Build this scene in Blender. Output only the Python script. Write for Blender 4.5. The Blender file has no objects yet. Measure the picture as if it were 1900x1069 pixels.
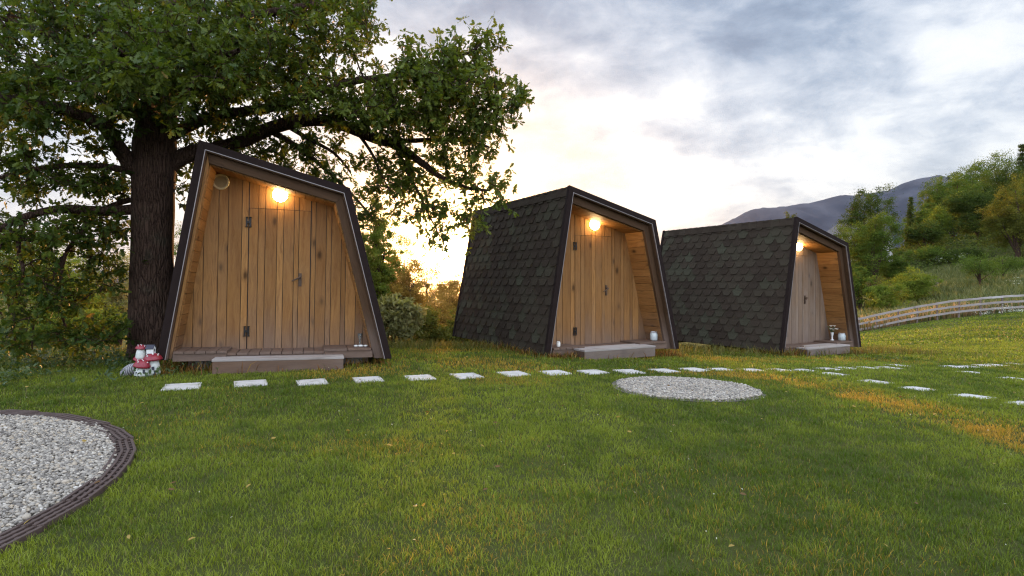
import bpy, math, random
import numpy as np
from mathutils import Vector, Matrix

random.seed(7)
RNG = np.random.default_rng(7)
SC = bpy.context.scene
COL = SC.collection
R = math.radians

# ------------------------------------------------------------------ camera
FPX, HORIZON, CAMH = 1096.5, 524.7, 1.10          # focal length and horizon row measured on the 1900 px photograph
cam_d = bpy.data.cameras.new("camera")
cam = bpy.data.objects.new("camera", cam_d)
COL.objects.link(cam)
cam.location = (0, 0, CAMH)
cam.rotation_euler = (R(90), 0, 0)
cam_d.sensor_width = 36.0
cam_d.lens = 36.0 * FPX / 1900.0
cam_d.shift_y = -(534.5 - HORIZON) / 1900.0
cam_d.clip_start = 0.05
cam_d.clip_end = 20000
SC.camera = cam

# ------------------------------------------------------------------ render settings
SC.view_settings.view_transform = 'Standard'
SC.view_settings.look = 'None'
SC.view_settings.exposure = 0.75
SC.view_settings.gamma = 1.0
SC.render.engine = 'CYCLES'
cy = SC.cycles
cy.use_denoising = True
try:
    cy.denoiser = 'OPENIMAGEDENOISE'
    cy.denoising_input_passes = 'RGB_ALBEDO_NORMAL'
    cy.denoising_prefilter = 'NONE'
except Exception:
    pass
cy.filter_width = 1.2
cy.max_bounces = 6
cy.diffuse_bounces = 3
cy.glossy_bounces = 2
cy.transmission_bounces = 4
cy.volume_bounces = 0
cy.transparent_max_bounces = 6
cy.sample_clamp_indirect = 4.0
cy.caustics_reflective = False
cy.caustics_refractive = False

# ------------------------------------------------------------------ sun and sky
SUN_EL, SUN_AZ = 2.9, -6.0                          # degrees; azimuth measured from +Y towards +X
sun_dir = Vector((math.sin(R(SUN_AZ)) * math.cos(R(SUN_EL)), math.cos(R(SUN_AZ)) * math.cos(R(SUN_EL)), math.sin(R(SUN_EL))))
sd = bpy.data.lights.new("sun", 'SUN')
sd.energy = 4.6
sd.angle = R(1.2)
sd.color = (1.0, 0.45, 0.13)
sun = bpy.data.objects.new("sun", sd)
COL.objects.link(sun)
sun.rotation_euler = (-sun_dir).to_track_quat('-Z', 'Y').to_euler()
sun.location = (-3, 30, 6)


class NT:
    """small helper to write node trees"""
    def __init__(self, tree):
        self.t = tree
        self.n = tree.nodes
        self.l = tree.links

    def new(self, typ, **kw):
        nd = self.n.new(typ)
        for k, v in kw.items():
            setattr(nd, k, v)
        return nd

    def put(self, sock, v):
        if isinstance(v, bpy.types.NodeSocket):
            self.l.new(v, sock)
        elif v is not None:
            sock.default_value = v

    def math(self, op, a, b=None, c=None, clamp=False):
        nd = self.new('ShaderNodeMath', operation=op)
        nd.use_clamp = clamp
        self.put(nd.inputs[0], a)
        if b is not None:
            self.put(nd.inputs[1], b)
        if c is not None:
            self.put(nd.inputs[2], c)
        return nd.outputs[0]

    def vmath(self, op, a, b=None, out=0):
        nd = self.new('ShaderNodeVectorMath', operation=op)
        self.put(nd.inputs[0], a)
        if b is not None:
            self.put(nd.inputs['Scale'] if op == 'SCALE' else nd.inputs[1], b)
        return nd.outputs[out]

    def noise(self, vec, scale=5, detail=4, rough=.5, dist=0.0, out=0):
        nd = self.new('ShaderNodeTexNoise')
        self.put(nd.inputs['Vector'], vec)
        self.put(nd.inputs['Scale'], scale)
        self.put(nd.inputs['Detail'], detail)
        self.put(nd.inputs['Roughness'], rough)
        self.put(nd.inputs['Distortion'], dist)
        return nd.outputs[out]

    def ramp(self, fac, stops, interp='LINEAR'):
        nd = self.new('ShaderNodeValToRGB')
        cr = nd.color_ramp
        cr.interpolation = interp
        while len(cr.elements) < len(stops):
            cr.elements.new(0.5)
        for e, (p, c) in zip(cr.elements, stops):
            e.position = p
            e.color = (c, c, c, 1) if isinstance(c, (int, float)) else (*c, 1)
        self.put(nd.inputs[0], fac)
        return nd.outputs[0]

    def mix(self, fac, a, b, blend='MIX'):
        nd = self.new('ShaderNodeMix', data_type='RGBA', blend_type=blend)
        self.put(nd.inputs['Factor'], fac)
        for s, v in ((nd.inputs['A'] if False else nd.inputs[6], a), (nd.inputs[7], b)):
            self.put(s, (*v, 1) if isinstance(v, tuple) and len(v) == 3 else v)
        return nd.outputs[2]

    def attr(self, name, out='Color'):
        nd = self.new('ShaderNodeAttribute')
        nd.attribute_name = name
        return nd.outputs[out]

    def bump(self, h, strength=.3, dist=.01):
        nd = self.new('ShaderNodeBump')
        self.put(nd.inputs['Height'], h)
        nd.inputs['Strength'].default_value = strength
        nd.inputs['Distance'].default_value = dist
        return nd.outputs[0]


world = bpy.data.worlds.new("World")
SC.world = world
world.use_nodes = True
w = NT(world.node_tree)
w.n.clear()
wout = w.new('ShaderNodeOutputWorld')
sky = w.new('ShaderNodeTexSky', sky_type='NISHITA')
sky.sun_disc = False
sky.sun_elevation = R(SUN_EL)
sky.sun_rotation = R(SUN_AZ)
bg1 = w.new('ShaderNodeBackground')
w.put(bg1.inputs[0], sky.outputs[0])
bg1.inputs[1].default_value = 0.03
dvec = w.new('ShaderNodeTexCoord').outputs['Generated']
sep = w.new('ShaderNodeSeparateXYZ')
w.put(sep.inputs[0], dvec)
dz = w.math('MAXIMUM', sep.outputs[2], 0.0)
inv = w.math('DIVIDE', 1.0, w.math('ADD', dz, 0.36))
cp = w.vmath('SCALE', dvec, inv)
cmap = w.new('ShaderNodeMapping')
w.put(cmap.inputs[0], cp)
cmap.inputs['Location'].default_value = (0.9, 3.3, 0.0)
cmap.inputs['Rotation'].default_value = (0, 0, R(24))
cmap.inputs['Scale'].default_value = (1.0, 1.1, 0.0)
n1 = w.noise(cmap.outputs[0], 2.1, 7, .52, .25)
n2 = w.noise(cmap.outputs[0], 7.0, 9, .60, .3)
cn = w.math('ADD', w.math('MULTIPLY', n1, 2.1), w.math('MULTIPLY', n2, 1.0))
cn = w.math('ADD', cn, -1.55)
bias = w.ramp(dz, [(0, .44), (.05, .46), (.11, .54), (.2, .68), (.31, .54), (.40, .34), (.5, .30), (.75, .34), (1, .4)])
cl = w.math('ADD', cn, bias, clamp=True)
ccol = w.ramp(cl, [(0, (.21, .28, .41)), (.22, (.34, .42, .56)), (.46, (.60, .66, .77)), (.68, (.88, .91, .96)), (1, (1.02, 1.02, 1.0))])
sdot = w.math('MAXIMUM', w.vmath('DOT_PRODUCT', dvec, tuple(sun_dir), out=1), 0.0)
g1 = w.vmath('SCALE', (1.0, .78, .45), w.math('MULTIPLY', w.math('POWER', sdot, 1500), 14.0))
g2 = w.vmath('SCALE', (1.0, .45, .13), w.math('MULTIPLY', w.math('POWER', sdot, 170), .75))
g3 = w.vmath('SCALE', (1.0, .72, .48), w.math('MULTIPLY', w.math('POWER', sdot, 16), .03))
ccol = w.vmath('MULTIPLY', ccol, w.mix(w.math('MULTIPLY', w.math('POWER', sdot, 45), .85), (1, 1, 1), (1.0, .70, .40)))
ctot = w.vmath('ADD', ccol, w.vmath('ADD', g1, w.vmath('ADD', g2, g3)))
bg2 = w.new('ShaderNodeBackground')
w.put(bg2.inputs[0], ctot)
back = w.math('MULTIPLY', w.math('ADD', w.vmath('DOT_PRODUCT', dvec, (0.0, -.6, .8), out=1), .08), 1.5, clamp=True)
w.put(bg2.inputs[1], w.math('MULTIPLY', .60, w.math('ADD', 1.0, w.math('MULTIPLY', back, 2.8))))   # unseen sky overhead and behind the viewer, brightened as added fill light
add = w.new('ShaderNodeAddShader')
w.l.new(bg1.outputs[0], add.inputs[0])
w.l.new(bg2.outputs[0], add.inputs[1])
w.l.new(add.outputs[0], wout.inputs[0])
world.cycles.sampling_method = 'MANUAL'
world.cycles.sample_map_resolution = 1024


# ------------------------------------------------------------------ mesh helpers
def make_obj(name, mesh, mat=None, parent=None):
    o = bpy.data.objects.new(name, mesh)
    COL.objects.link(o)
    if mat is not None:
        mesh.materials.append(mat)
    if parent is not None:
        o.parent = parent
    return o


def tag(o, label=None, cat=None, group=None, kind=None):
    if label:
        o['label'] = label
    if cat:
        o['category'] = cat
    if group:
        o['group'] = group
    if kind:
        o['kind'] = kind
    return o


def empty(name, loc, rz=0.0, rot=None):
    o = bpy.data.objects.new(name, None)
    o.empty_display_size = .1
    COL.objects.link(o)
    o.location = loc
    o.rotation_euler = rot if rot else (0, 0, rz)
    return o


def copy_tree(o, parent=None):
    c = o.copy()
    COL.objects.link(c)
    if parent is not None:
        c.parent = parent
    for ch in list(o.children):
        copy_tree(ch, c)
    return c


def np_mesh(name, V, tris=None, quads=None, col=None, smooth=False):
    """mesh straight from arrays; col = per-vertex rgb"""
    V = np.asarray(V, np.float32)
    me = bpy.data.meshes.new(name)
    nt = 0 if tris is None else len(tris)
    nq = 0 if quads is None else len(quads)
    me.vertices.add(len(V))
    me.vertices.foreach_set('co', V.ravel())
    loops = []
    starts = []
    if nt:
        loops.append(np.asarray(tris, np.int32).ravel())
        starts.append(np.arange(nt, dtype=np.int32) * 3)
    if nq:
        loops.append(np.asarray(quads, np.int32).ravel())
        starts.append(nt * 3 + np.arange(nq, dtype=np.int32) * 4)
    L = np.concatenate(loops)
    S = np.concatenate(starts)
    me.loops.add(len(L))
    me.loops.foreach_set('vertex_index', L)
    me.polygons.add(len(S))
    me.polygons.foreach_set('loop_start', S)
    if smooth:
        me.polygons.foreach_set('use_smooth', np.ones(len(S), bool))
    if col is not None:
        a = me.attributes.new('Col', 'FLOAT_COLOR', 'POINT')
        c4 = np.ones((len(V), 4), np.float32)
        c4[:, :3] = col
        a.data.foreach_set('color', c4.ravel())
    me.update(calc_edges=True)
    return me


class MB:
    """collects solids, then links them as ONE mesh object; every vertex carries grain coordinates and a tone"""
    def __init__(self):
        self.v, self.f, self.g, self.t = [], [], [], []

    def add(self, vs, fs, gs=None, tone=.5):
        b = len(self.v)
        off = Vector((random.uniform(0, 40), random.uniform(0, 40), random.uniform(0, 40)))
        for i, p in enumerate(vs):
            p = Vector(p)
            self.v.append(p)
            self.g.append((Vector(gs[i]) if gs is not None else p) + off)
            self.t.append(tone)
        for f in fs:
            self.f.append([b + i for i in f])

    def box(self, c, s, axis='z', rot=None, tone=None):
        """c centre, s full size, axis = direction of the grain, rot = 3x3 matrix"""
        c = Vector(c)
        hx, hy, hz = s[0] / 2, s[1] / 2, s[2] / 2
        loc = [Vector((x, y, z)) for x in (-hx, hx) for y in (-hy, hy) for z in (-hz, hz)]
        order = {'x': (1, 2, 0), 'y': (0, 2, 1), 'z': (0, 1, 2)}[axis]
        gs = [(p[order[0]], p[order[1]], p[order[2]]) for p in loc]
        vs = [c + (rot @ p if rot is not None else p) for p in loc]
        self.add(vs, [(0, 1, 3, 2), (4, 6, 7, 5), (0, 4, 5, 1), (2, 3, 7, 6), (0, 2, 6, 4), (1, 5, 7, 3)], gs,
                 random.random() if tone is None else tone)

    def prism(self, poly, fmap, dvec, gfun=None, tone=None):
        """2-D polygon mapped to 3-D by fmap, extruded along dvec"""
        n = len(poly)
        A = [Vector(fmap(*p)) for p in poly]
        B = [p + Vector(dvec) for p in A]
        gs = None
        if gfun:
            gs = [gfun(p[0], p[1], 0) for p in poly] + [gfun(p[0], p[1], .02) for p in poly]
        fs = [list(range(n)), list(range(2 * n - 1, n - 1, -1))]
        for i in range(n):
            j = (i + 1) % n
            fs.append([i, i + n, j + n, j])
        self.add(A + B, fs, gs, random.random() if tone is None else tone)

    def lathe(self, prof, c=(0, 0, 0), n=20, rot=None, tone=.5, sx=1, sy=1):
        """prof = (r, z) pairs"""
        c = Vector(c)
        vs, fs = [], []
        for r, z in prof:
            for k in range(n):
                a = 2 * math.pi * k / n
                p = Vector((r * math.cos(a) * sx, r * math.sin(a) * sy, z))
                vs.append(c + (rot @ p if rot is not None else p))
        for i in range(len(prof) - 1):
            for k in range(n):
                k2 = (k + 1) % n
                fs.append((i * n + k, i * n + k2, (i + 1) * n + k2, (i + 1) * n + k))
        fs.append(list(range(n))[::-1])
        fs.append([(len(prof) - 1) * n + k for k in range(n)])
        self.add(vs, fs, None, tone)

    def tube(self, pts, rad, n=8, tone=.5):
        vs, fs = [], []
        pts = [Vector(p) for p in pts]
        for i, p in enumerate(pts):
            d = (pts[min(i + 1, len(pts) - 1)] - pts[max(i - 1, 0)]).normalized()
            u = d.cross(Vector((0, 0, 1)) if abs(d.z) < .9 else Vector((1, 0, 0))).normalized()
            v = d.cross(u)
            r = rad[i] if isinstance(rad, (list, tuple)) else rad
            for k in range(n):
                a = 2 * math.pi * k / n
                vs.append(p + u * (r * math.cos(a)) + v * (r * math.sin(a)))
        for i in range(len(pts) - 1):
            for k in range(n):
                k2 = (k + 1) % n
                fs.append((i * n + k, i * n + k2, (i + 1) * n + k2, (i + 1) * n + k))
        fs.append(list(range(n))[::-1])
        fs.append([(len(pts) - 1) * n + k for k in range(n)])
        self.add(vs, fs, None, tone)

    def mesh(self, name, smooth=False):
        me = bpy.data.meshes.new(name)
        me.from_pydata([tuple(p) for p in self.v], [], self.f)
        a = me.attributes.new('gc', 'FLOAT_VECTOR', 'POINT')
        a.data.foreach_set('vector', np.array([tuple(g) for g in self.g], np.float32).ravel())
        b = me.attributes.new('tone', 'FLOAT', 'POINT')
        b.data.foreach_set('value', np.array(self.t, np.float32))
        if smooth:
            me.polygons.foreach_set('use_smooth', np.ones(len(me.polygons), bool))
        me.update()
        return me

    def build(self, name, mat=None, parent=None, smooth=False, bevel=0.0):
        o = make_obj(name, self.mesh(name, smooth), mat, parent)
        if bevel:
            m = o.modifiers.new('bevel', 'BEVEL')
            m.width = bevel
            m.segments = 2
            m.limit_method = 'ANGLE'
        return o


def clip_poly(poly, n, d):
    """keep the side where n.p <= d"""
    out = []
    for i in range(len(poly)):
        a, b = poly[i], poly[(i + 1) % len(poly)]
        da, db = n[0] * a[0] + n[1] * a[1] - d, n[0] * b[0] + n[1] * b[1] - d
        if da <= 0:
            out.append(a)
        if (da < 0 < db) or (db < 0 < da):
            t = da / (da - db)
            out.append((a[0] + t * (b[0] - a[0]), a[1] + t * (b[1] - a[1])))
    return out


def clip_to(poly, conv):
    """clip to a convex polygon given in counter-clockwise order"""
    for i in range(len(conv)):
        a, b = conv[i], conv[(i + 1) % len(conv)]
        n = (b[1] - a[1], -(b[0] - a[0]))
        poly = clip_poly(poly, n, n[0] * a[0] + n[1] * a[1])
        if len(poly) < 3:
            return []
    return poly


# value noise on arrays
_P = np.random.default_rng(3).random((256, 256)).astype(np.float32)


def vnoise(x, y):
    xi, yi = np.floor(x).astype(int), np.floor(y).astype(int)
    fx, fy = x - xi, y - yi
    fx, fy = fx * fx * (3 - 2 * fx), fy * fy * (3 - 2 * fy)
    a, b = _P[xi & 255, yi & 255], _P[(xi + 1) & 255, yi & 255]
    c, d = _P[xi & 255, (yi + 1) & 255], _P[(xi + 1) & 255, (yi + 1) & 255]
    return (a * (1 - fx) + b * fx) * (1 - fy) + (c * (1 - fx) + d * fx) * fy


def fbm(x, y, o=4):
    s, a, t = 0, 1, 0
    for i in range(o):
        s = s + a * vnoise(x * 2 ** i + 17.3 * i, y * 2 ** i + 5.1 * i)
        t += a
        a *= .5
    return s / t


# ------------------------------------------------------------------ terrain height
_CP = np.array([
    (0, 0, 0), (-5, 0, .03), (5, 0, -.02), (0, -8, 0), (-9, -8, .05), (9, -8, 0), (0, 3, 0), (-4.3, 2.6, .02), (4, 4, -.03),
    (-2.5, 6.7, .05), (-5.5, 7.2, .05), (-9, 6.5, .03), (0, 6.5, .0), (2, 9.2, -.09), (-.9, 9.6, .02), (6.2, 11.3, -.31), (8, 8, -.22),
    (12, 12, -.42), (12, 5, -.1), (20, 12, -.3), (14, 20, -.85), (20, 34, -1.75), (23.8, 34, -1.15), (29, 34, -.55), (36, 32, .1), (45, 30, .8),
    (25, 22, -.4), (34, 20, 0),
    (-9, 9.5, -.05), (-4.5, 9.5, .0), (-10, 15, -1.0), (-3, 14, -.7), (2, 15.5, -.7), (6, 17, -.8), (-12, 24, -2.6), (-2, 24, -2.8), (8, 25, -2.2), (14, 32, -2.2),
    (-20, 10, -.4), (-25, 25, -3), (-15, 45, -5), (5, 45, -5), (-40, 60, -8), (0, 80, -9), (20, 60, -3), (30, 50, -.9), (39, 50, .9), (22, 50, -2.2),
    (45, 60, 2.0), (38, 75, 1.6), (55, 75, 6.2), (75, 90, 8.5), (63, 88, 6.2), (60, 110, 5), (42, 110, -3), (25, 85, -3.5), (90, 60, 11), (70, 45, 5), (60, 30, 3), (85, 104, 8),
    (-60, 20, -4), (-60, -40, 0), (60, -40, 1), (0, -60, 0), (110, 110, 12), (-70, 110, -11), (0, 140, -11), (60, 150, -3), (130, 40, 16), (-130, 40, -8), (0, -140, 0), (110, -90, 5), (-110, -90, -2)], float)


def _U(r2):
    return r2 * np.log(r2 + 1e-9) * .5


def _tps():
    n = len(_CP)
    d2 = ((_CP[:, None, :2] - _CP[None, :, :2]) ** 2).sum(-1)
    A = np.zeros((n + 3, n + 3))
    A[:n, :n] = _U(d2) + np.eye(n) * .3
    A[:n, n] = 1
    A[:n, n + 1:] = _CP[:, :2]
    A[n:, :n] = A[:n, n:].T
    return np.linalg.solve(A, np.concatenate([_CP[:, 2], [0, 0, 0]]))


_W = _tps()


def ground_z(x, y):
    x, y = np.atleast_1d(np.asarray(x, float)), np.atleast_1d(np.asarray(y, float))
    r = np.hypot(x, y) + 1e-6
    k = np.minimum(1, 150 / r)
    out = np.empty(len(x))
    for s in range(0, len(x), 20000):
        xs, ys = (x * k)[s:s + 20000], (y * k)[s:s + 20000]
        d2 = (xs[:, None] - _CP[None, :, 0]) ** 2 + (ys[:, None] - _CP[None, :, 1]) ** 2
        out[s:s + 20000] = _U(d2) @ _W[:len(_CP)] + _W[-3] + _W[-2] * xs + _W[-1] * ys
    far = np.clip((r - 150) / 600, 0, 1)
    out = out * (1 - far) + (-14) * far
    return out + .012 * (fbm(x * .9 + 50, y * .9 + 50, 3) - .5) * 2


def gz(x, y):
    return float(ground_z(x, y)[0])


def at(px, py, Y):
    """world point that stands at depth Y and is seen at pixel (px, py) of the photograph"""
    return Vector(((px - 950) / FPX * Y, Y, CAMH + (HORIZON - py) / FPX * Y))


def on_ground(px, py):
    """walk a sight line until it meets the terrain"""
    dx, dzz = (px - 950) / FPX, (HORIZON - py) / FPX
    Y = np.concatenate([np.arange(1.5, 20, .01), np.arange(20, 120, .05)])
    h = CAMH + dzz * Y - ground_z(dx * Y, Y)
    i = int(np.argmax(h < 0))
    return Vector((dx * Y[i], Y[i], CAMH + dzz * Y[i]))


# ------------------------------------------------------------------ materials
def new_mat(name):
    m = bpy.data.materials.new(name)
    m.use_nodes = True
    t = NT(m.node_tree)
    b = m.node_tree.nodes['Principled BSDF']
    return m, t, b


def simple(name, col, rough=.6, metal=0.0, var=.25, scale=30, bump=.1, spec=.5):
    m, t, b = new_mat(name)
    pos = t.new('ShaderNodeTexCoord').outputs['Object']
    n = t.noise(pos, scale, 5, .6)
    c = t.mix(n, tuple(x * (1 - var) for x in col), tuple(min(1, x * (1 + var)) for x in col))
    t.put(b.inputs['Base Color'], c)
    b.inputs['Roughness'].default_value = rough
    b.inputs['Metallic'].default_value = metal
    b.inputs['Specular IOR Level'].default_value = spec
    if bump:
        t.put(b.inputs['Normal'], t.bump(n, bump, .01))
    return m


def wood(name, light, dark, grey=0.0, greycol=(.30, .27, .24), rough=.65, toner=.45, knots=True, base=False):
    m, t, b = new_mat(name)
    gc = t.attr('gc', 'Vector')
    tone = t.attr('tone', 'Fac')
    mp = t.new('ShaderNodeMapping')
    t.put(mp.inputs[0], gc)
    mp.inputs['Scale'].default_value = (34, 20, 1.7)
    wob = t.noise(gc, 2.2, 3, .5)
    base = t.vmath('ADD', mp.outputs[0], t.vmath('SCALE', (1.0, .4, 0.0), t.math('MULTIPLY', wob, 5.0)))
    g1 = t.noise(base, 1.0, 5, .62)
    g2 = t.noise(base, 4.0, 3, .7)
    g = t.math('ADD', t.math('MULTIPLY', g1, .75), t.math('MULTIPLY', g2, .25))
    f = t.ramp(g, [(.30, 0.0), (.48, .55), (.68, 1.0)])
    c = t.mix(f, dark, light)
    c = t.mix(t.math('MULTIPLY', tone, toner), c, tuple(x * .50 for x in dark))
    big = t.noise(gc, 1.3, 3, .5)
    c = t.mix(t.math('MULTIPLY', big, .35), c, tuple(x * y for x, y in zip(light, (.72, .58, .42))))
    if knots:
        km = t.new('ShaderNodeMapping')
        t.put(km.inputs[0], gc)
        km.inputs['Scale'].default_value = (5.5, .001, 2.6)
        vor = t.new('ShaderNodeTexVoronoi')
        t.put(vor.inputs['Vector'], km.outputs[0])
        vor.inputs['Scale'].default_value = 1.0
        kd = t.math('ADD', vor.outputs['Distance'], t.math('MULTIPLY', g2, .05))
        k = t.ramp(kd, [(.05, 1.0), (.12, .8), (.19, .3), (.30, 0.0)])
        gate = t.math('GREATER_THAN', t.new('ShaderNodeSeparateColor').outputs[0], .42)
        sc = gate.node.inputs[0].links[0].from_node
        t.put(sc.inputs[0], vor.outputs['Color'])
        c = t.mix(t.math('MULTIPLY', k, gate), c, tuple(x * .28 for x in dark))
    if grey:
        gn = t.noise(gc, 1.1, 4, .6)
        gm = t.ramp(gn, [(.32, 0.0), (.62, 1.0)])
        c = t.mix(t.math('MULTIPLY', gm, grey), c, t.mix(g, tuple(x * .6 for x in greycol), greycol))
    if base:        # rain-splash weathering and streaks low on the boards
        sz = t.new('ShaderNodeSeparateXYZ')
        t.put(sz.inputs[0], t.new('ShaderNodeTexCoord').outputs['Object'])
        low = t.ramp(t.math('ADD', sz.outputs[2], t.math('MULTIPLY', t.math('ADD', big, -.5), .9)), [(.08, .6), (.32, .22), (.6, 0.0)])
        c = t.mix(low, c, t.mix(g, (.10, .07, .058), (.20, .15, .125)))
    t.put(b.inputs['Base Color'], c)
    b.inputs['Roughness'].default_value = rough
    b.inputs['Specular IOR Level'].default_value = .10
    t.put(b.inputs['Normal'], t.bump(g, .25, .004))
    return m


def foliage_mat(name, trans=.42, rough=.55, spec=.22, tmul=(1.35, 1.25, .55)):
    """leaf / blade: its colour comes from the vertex colours of the plant"""
    m = bpy.data.materials.new(name)
    m.use_nodes = True
    t = NT(m.node_tree)
    t.n.clear()
    out = t.new('ShaderNodeOutputMaterial')
    c = t.attr('Col')
    p = t.new('ShaderNodeBsdfPrincipled')
    t.put(p.inputs['Base Color'], c)
    p.inputs['Roughness'].default_value = rough
    p.inputs['Specular IOR Level'].default_value = spec
    tr = t.new('ShaderNodeBsdfTranslucent')
    t.put(tr.inputs[0], t.vmath('MULTIPLY', c, tmul))
    mx = t.new('ShaderNodeMixShader')
    mx.inputs[0].default_value = trans
    t.l.new(p.outputs[0], mx.inputs[1])
    t.l.new(tr.outputs[0], mx.inputs[2])
    t.l.new(mx.outputs[0], out.inputs[0])
    return m


M = {}
M['leaf'] = foliage_mat('oak_leaf', .40)
M['leaf_far'] = foliage_mat('tree_leaf', .45, .65, .1)
M['grass'] = foliage_mat('grass_blade', .38, .5, .25, (1.25, 1.2, .5))
M['pine_front'] = wood('pine_boards', (.43, .225, .076), (.155, .066, .021), grey=.25, greycol=(.25, .165, .10), toner=.6, base=True)
M['pine_grey'] = wood('weathered_boards', (.32, .22, .145), (.14, .088, .055), grey=.65, greycol=(.28, .22, .18), toner=.6, base=True)
M['pine_lining'] = wood('pine_lining', (.34, .175, .06), (.16, .075, .026), toner=.4)
M['frame_wood'] = wood('brown_frame', (.085, .048, .027), (.042, .024, .014), toner=.2, knots=False)
M['deck_wood'] = wood('deck_boards', (.145, .082, .048), (.070, .038, .024), grey=.4, greycol=(.125, .09, .068))
M['step_side'] = wood('step_boards', (.20, .15, .115), (.11, .08, .06), grey=.6, greycol=(.21, .185, .175))
M['step_top'] = wood('weathered_tread', (.42, .38, .35), (.27, .235, .21), grey=.7, greycol=(.47, .45, .44))
M['fence_wood'] = wood('fence_rail', (.56, .53, .50), (.38, .35, .33), grey=.7, greycol=(.64, .62, .61))
M['post_wood'] = wood('fence_post', (.17, .14, .11), (.08, .065, .05), grey=.3)
M['dark_metal'] = simple('brown_flashing', (.017, .011, .010), .75, 0, .2, 12, .05, .06)
M['strip'] = simple('light_drip_edge', (.24, .21, .205), .5, .4, .1, 20, 0)
M['membrane'] = simple('roof_membrane', (.03, .026, .022), .9, 0, .3, 20, .1)
M['iron'] = simple('black_iron', (.018, .015, .014), .4, .6, .3, 60, .1)
M['bronze'] = simple('brown_handle', (.07, .04, .024), .5, .3, .3, 60, .1)
M['vent'] = simple('vent_plastic', (.50, .40, .22), .5, 0, .08, 20, 0)
M['vent_dark'] = simple('vent_mesh', (.34, .245, .12), .7, 0, .2, 80, .1)
M['pier'] = simple('concrete_pier', (.16, .15, .14), .9, 0, .3, 20, .2)

# roof shingles: coarse mineral granules, colour differs from tab to tab
m, t, b = new_mat('hexagonal_shingles')
pos = t.new('ShaderNodeTexCoord').outputs['Object']
gr = t.noise(pos, 260, 2, .7)
tn = t.attr('tone', 'Fac')
c = t.ramp(tn, [(0, (.032, .024, .018)), (.35, (.041, .031, .023)), (.6, (.047, .039, .028)), (.8, (.048, .046, .031)), (1, (.056, .056, .038))])
c = t.mix(t.ramp(gr, [(.35, 0.0), (.7, 1.0)]), t.vmath('SCALE', c, .62), t.vmath('SCALE', c, 1.35))
st = t.noise(pos, 1.6, 4, .6)
c = t.mix(t.math('MULTIPLY', st, .35), c, (.045, .032, .024))
t.put(b.inputs['Base Color'], c)
b.inputs['Roughness'].default_value = .95
b.inputs['Specular IOR Level'].default_value = .06
t.put(b.inputs['Normal'], t.bump(gr, .5, .004))
M['shingle'] = m

# lamp globe: lit opal glass
m, t, b = new_mat('lit_opal_globe')
b.inputs['Base Color'].default_value = (.9, .85, .7, 1)
b.inputs['Emission Color'].default_value = (1.0, .66, .30, 1)
b.inputs['Emission Strength'].default_value = 42.0
M['lamp'] = m

# bark
m, t, b = new_mat('oak_bark')
pos = t.new('ShaderNodeTexCoord').outputs['Object']
mp = t.new('ShaderNodeMapping')
t.put(mp.inputs[0], pos)
mp.inputs['Scale'].default_value = (1, 1, .16)
vo = t.new('ShaderNodeTexVoronoi', feature='DISTANCE_TO_EDGE')
wv = t.vmath('ADD', mp.outputs[0], t.vmath('SCALE', t.noise(mp.outputs[0], 7, 5, .65, out=1), .11))
t.put(vo.inputs['Vector'], wv)
vo.inputs['Scale'].default_value = 30
nz = t.noise(mp.outputs[0], 42, 7, .7)
h = t.math('ADD', t.ramp(vo.outputs[0], [(0, 0.0), (.22, 1.0)]), t.math('MULTIPLY', nz, 1.1))
c = t.mix(t.ramp(h, [(.35, 0.0), (1.4, 1.0)]), (.014, .008, .006), (.085, .052, .038))
c = t.mix(t.ramp(t.noise(pos, 3.5, 4, .6), [(.52, 0.0), (.75, .5)]), c, (.075, .072, .05))
t.put(b.inputs['Base Color'], c)
b.inputs['Roughness'].default_value = .95
b.inputs['Specular IOR Level'].default_value = .1
t.put(b.inputs['Normal'], t.bump(h, .9, .03))
M['bark'] = m

# pavers and pebbles
m, t, b = new_mat('pale_concrete_slab')
pos = t.new('ShaderNodeTexCoord').outputs['Object']
n = t.noise(pos, 9, 6, .65)
n3 = t.noise(pos, 120, 3, .6)
c = t.mix(n, (.40, .375, .35), (.60, .57, .535))
c = t.mix(t.math('MULTIPLY', n3, .3), c, (.44, .41, .38))
oi = t.new('ShaderNodeObjectInfo')
wp = t.vmath('ADD', pos, t.vmath('SCALE', (31.0, 17.0, 5.0), oi.outputs['Random']))
c = t.mix(t.ramp(t.noise(wp, 3.2, 5, .62), [(.48, 0.0), (.72, .75)]), c, (.22, .20, .15))
c = t.mix(t.math('MULTIPLY', oi.outputs['Random'], .35), c, (.33, .31, .28))
t.put(b.inputs['Base Color'], c)
b.inputs['Roughness'].default_value = .85
t.put(b.inputs['Normal'], t.bump(n3, .3, .004))
M['slab'] = m

m, t, b = new_mat('river_pebbles')
tn = t.attr('tone', 'Fac')
c = t.ramp(tn, [(0, (.06, .05, .042)), (.2, (.17, .15, .125)), (.45, (.26, .23, .19)), (.68, (.36, .325, .27)), (.85, (.33, .26, .175)), (1, (.52, .48, .42))])
n = t.noise(t.new('ShaderNodeTexCoord').outputs['Object'], 45, 4, .6)
c = t.mix(t.math('MULTIPLY', n, .35), c, (.22, .19, .16))
t.put(b.inputs['Base Color'], c)
b.inputs['Roughness'].default_value = .75
M['pebble'] = m
M['grid'] = simple('brown_grid_plastic', (.062, .038, .030), .7, 0, .35, 14, .15)
M['soil'] = simple('gravel_bed_soil', (.11, .095, .08), 1, 0, .4, 30, .3)

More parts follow.
